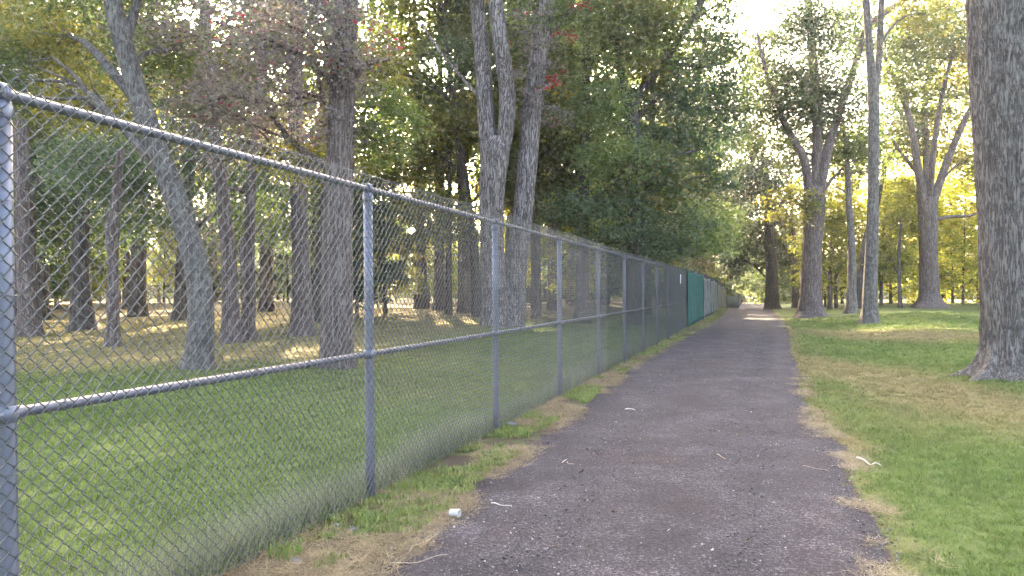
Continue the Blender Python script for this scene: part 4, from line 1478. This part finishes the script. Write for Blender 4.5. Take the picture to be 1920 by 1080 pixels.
def far_fence(name, l0, s0, l1, s1, h, nposts, label):
    a_ = np.array(ls2xy(l0, s0))
    b_ = np.array(ls2xy(l1, s1))
    d = b_ - a_
    L_ = float(np.linalg.norm(d))
    root = empty(name, (a_[0], a_[1], 0), math.atan2(d[1], d[0]))
    tag(root, label, 'fence')
    v, f = lathe([(.001, -.3), (.035, -.3), (.035, h), (.001, h + .03)], 12)
    pm = new_mesh('post', v, f, None, True)
    for i in range(nposts):
        link('post', pm, M_POST, root, (L_ * i / (nposts - 1), 0, 0))
    v, f = tube(np.array([[0, 0, 0], [L_ / 2, 0, 0], [L_, 0, 0]], float), np.full(3, .022), 10, False)
    rm = new_mesh('rail', v, f, None, True)
    for z_ in (h - .02, h * .5):
        link('rail', rm, M_RAIL, root, (0, 0, z_))
    mb = MB()
    n = int(L_ / .075)
    zz = np.arange(.04, h, .04)
    for i in range(n):
        p = np.stack([i * .075 + .075 * (np.arange(len(zz)) % 2 if i % 2 else 1 - np.arange(len(zz)) % 2), np.full(len(zz), -.04), zz], -1)
        v, f = tube(p, np.full(len(zz), .003), 3, False)
        mb.add(v, f)
    tag(link('woven_wire', mb.mesh('woven_wire', False), M_WIRE, root), kind='stuff')
far_fence('chain_link_fence', 1.15, 25 * BAY + 1.2, .95, 34 * BAY, 1.45, 7, 'low chain link fence with bare posts beyond the pale board gate')
far_fence('chain_link_fence', -3.2, 34 * BAY + .5, 1.05, 34 * BAY + .6, 1.95, 4, 'chain link cross fence at the far end of the path, facing the walker')

def gpt(u, v, dz=0.0):
    D = hit(u, v)
    p = pix(u, v, D)
    return np.array([p[0], p[1], float(ground_z(p[0], p[1])) + dz])

# crushed paper cup
c0 = gpt(852, 974)
pr_ = [(.001, 0), (.024, 0), (.026, .003), (.0285, .03), (.031, .066), (.034, .068), (.034, .072), (.031, .073), (.0285, .068), (.026, .03), (.023, .006), (.001, .005)]
v, f = lathe(pr_, 28)
k = 1 - .28 * np.clip(np.sin(np.arctan2(v[:, 1], v[:, 0]) * 2 + v[:, 2] * 20), 0, 1) * smooth(.0, .05, v[:, 2])
v[:, 0] *= k
v[:, 1] *= 1 - .1 * smooth(.02, .07, v[:, 2])
cup = link('paper_cup', new_mesh('paper_cup', v, f, None, True), plain_mat('cup_paper', (.38, .35, .30), (.62, .60, .55), 30, .7), None, (c0[0] - .03, c0[1], c0[2] + .042))
cup.rotation_euler = (math.radians(8), math.radians(88), math.radians(-14))
tag(cup, 'crushed white paper cup lying on its side at the path edge', 'cup')

M_TWIG = plain_mat('dry_twig', (.26, .21, .15), (.42, .36, .28), 30, .8)
M_BONE = plain_mat('peeled_twig', (.50, .47, .40), (.66, .63, .55), 30, .7)
def twig(pts, w, mat, label, fork=None, lift=.016):
    P_ = [gpt(u, v, lift) for u, v in pts]
    base = P_[0].copy()
    D = base[1]
    mb = MB()
    q, r, _ = resample(np.array(P_) - base, np.linspace(w, w * .5, len(P_)), 14)
    q[:, 2] += .004 * np.sin(np.linspace(0, 9, 14))
    v, f = tube(q, r, 6, True)
    mb.add(v, f)
    if fork:
        e_ = gpt(*fork, lift) - base
        q2, r2, _ = resample(np.array([q[5], (q[5] + e_) / 2 + [0, 0, .006], e_]), [w * .7, w * .5, w * .3], 6)
        v, f = tube(q2, r2, 5, True)
        mb.add(v, f)
    o = link('twig', mb.mesh('twig'), mat, None, base)
    return tag(o, label, 'twig')
twig([(1606, 869), (1622, 874), (1634, 881), (1641, 880), (1652, 884)], .006, M_BONE, 'pale peeled twig lying half on the path, half on the lawn', lift=.05)
twig([(768, 1044), (776, 1030), (798, 1020), (822, 1010)], .004, M_TWIG, 'forked dry stalk on the path below the crushed cup', (764, 1036))
twig([(921, 949), (938, 953), (960, 957)], .005, M_BONE, 'short pale bark strip on the path beyond the crushed cup')
twig([(1053, 872), (1063, 866), (1070, 874), (1078, 876)], .005, M_TWIG, 'bent tan twig with curled bark in the middle of the path')
twig([(730, 1062), (770, 1062), (812, 1050), (838, 1047)], .003, M_TWIG, 'long thin straw stalk curving across the path edge')
twig([(1172, 770), (1184, 769), (1191, 772)], .008, M_BONE, 'small pale stick on the gravel near the fourth fence post')
twig([(1344, 855), (1352, 859), (1360, 865)], .005, M_TWIG, 'short tan stick lying near the lawn side of the path')
twig([(1250, 1005), (1262, 996), (1272, 985)], .003, M_TWIG, 'thin greenish stalk in the middle of the path', lift=.014)
twig([(1505, 878), (1530, 881), (1552, 886)], .003, M_TWIG, 'thin dark stem on the path close to the peeled twig')

# tufts of fresh grass on the verge
for (u, v_, hh, lab) in ((536, 1048, .11, 'bright green grass tuft at the fence foot with a grey stone beside it'), (686, 984, .09, 'low spreading green tuft on the verge before the second post'),
                         (772, 922, .10, 'leafy green tuft on the verge just past the second post'), (940, 806, .08, 'small yellow green tuft at the foot of the third post')):
    b0 = gpt(u, v_)
    v, f = blade_clump(90, .10, hh, .007, srng, .9)
    me = new_mesh('grass_tuft', v, f, {'rnd': ('FACE', srng.uniform(.3, 1, 180))})
    o = link('grass_tuft', me, leaf_mat('tuft_leaf', [(0, (.07, .12, .03)), (1, (.14, .20, .055))], .4, .05), None, b0)
    tag(o, lab, 'plant')
for (u, v_, r_, lab) in ((556, 1056, .035, 'blue grey stone beside the bright green grass tuft'), (662, 1000, .04, 'flat grey stone on the verge near the low spreading tuft'), (630, 990, .03, 'round pale stone against the fence foot before the second post'),
                         (958, 797, .06, 'dark stone lying at the foot of the third fence post')):
    b0 = gpt(u, v_, .01)
    me = stone_mesh(srng, 'stone')
    o = link('stone', me, plain_mat('verge_stone', (.09, .09, .10), (.20, .20, .215), 20, .9, 0, .5), None, b0, (0, 0, u))
    o.scale = (r_, r_, r_)
    tag(o, lab, 'stone')

# ------------------------------------------------------------------ thin sunlit air
hm, nt, out = mat_new('evening_air')
pv = nt.nodes.new('ShaderNodeVolumePrincipled')
pv.inputs['Color'].default_value = (.95, .96, 1.0, 1)
pv.inputs['Density'].default_value = .00055
pv.inputs['Anisotropy'].default_value = .55
nt.links.new(pv.outputs[0], out.inputs['Volume'])
hz = link('haze', boxmesh('haze', -170, 190, -35, 300, -1.8, 33), hm)
tag(hz, 'thin pale evening haze in the air among the trees', 'haze', kind='stuff')
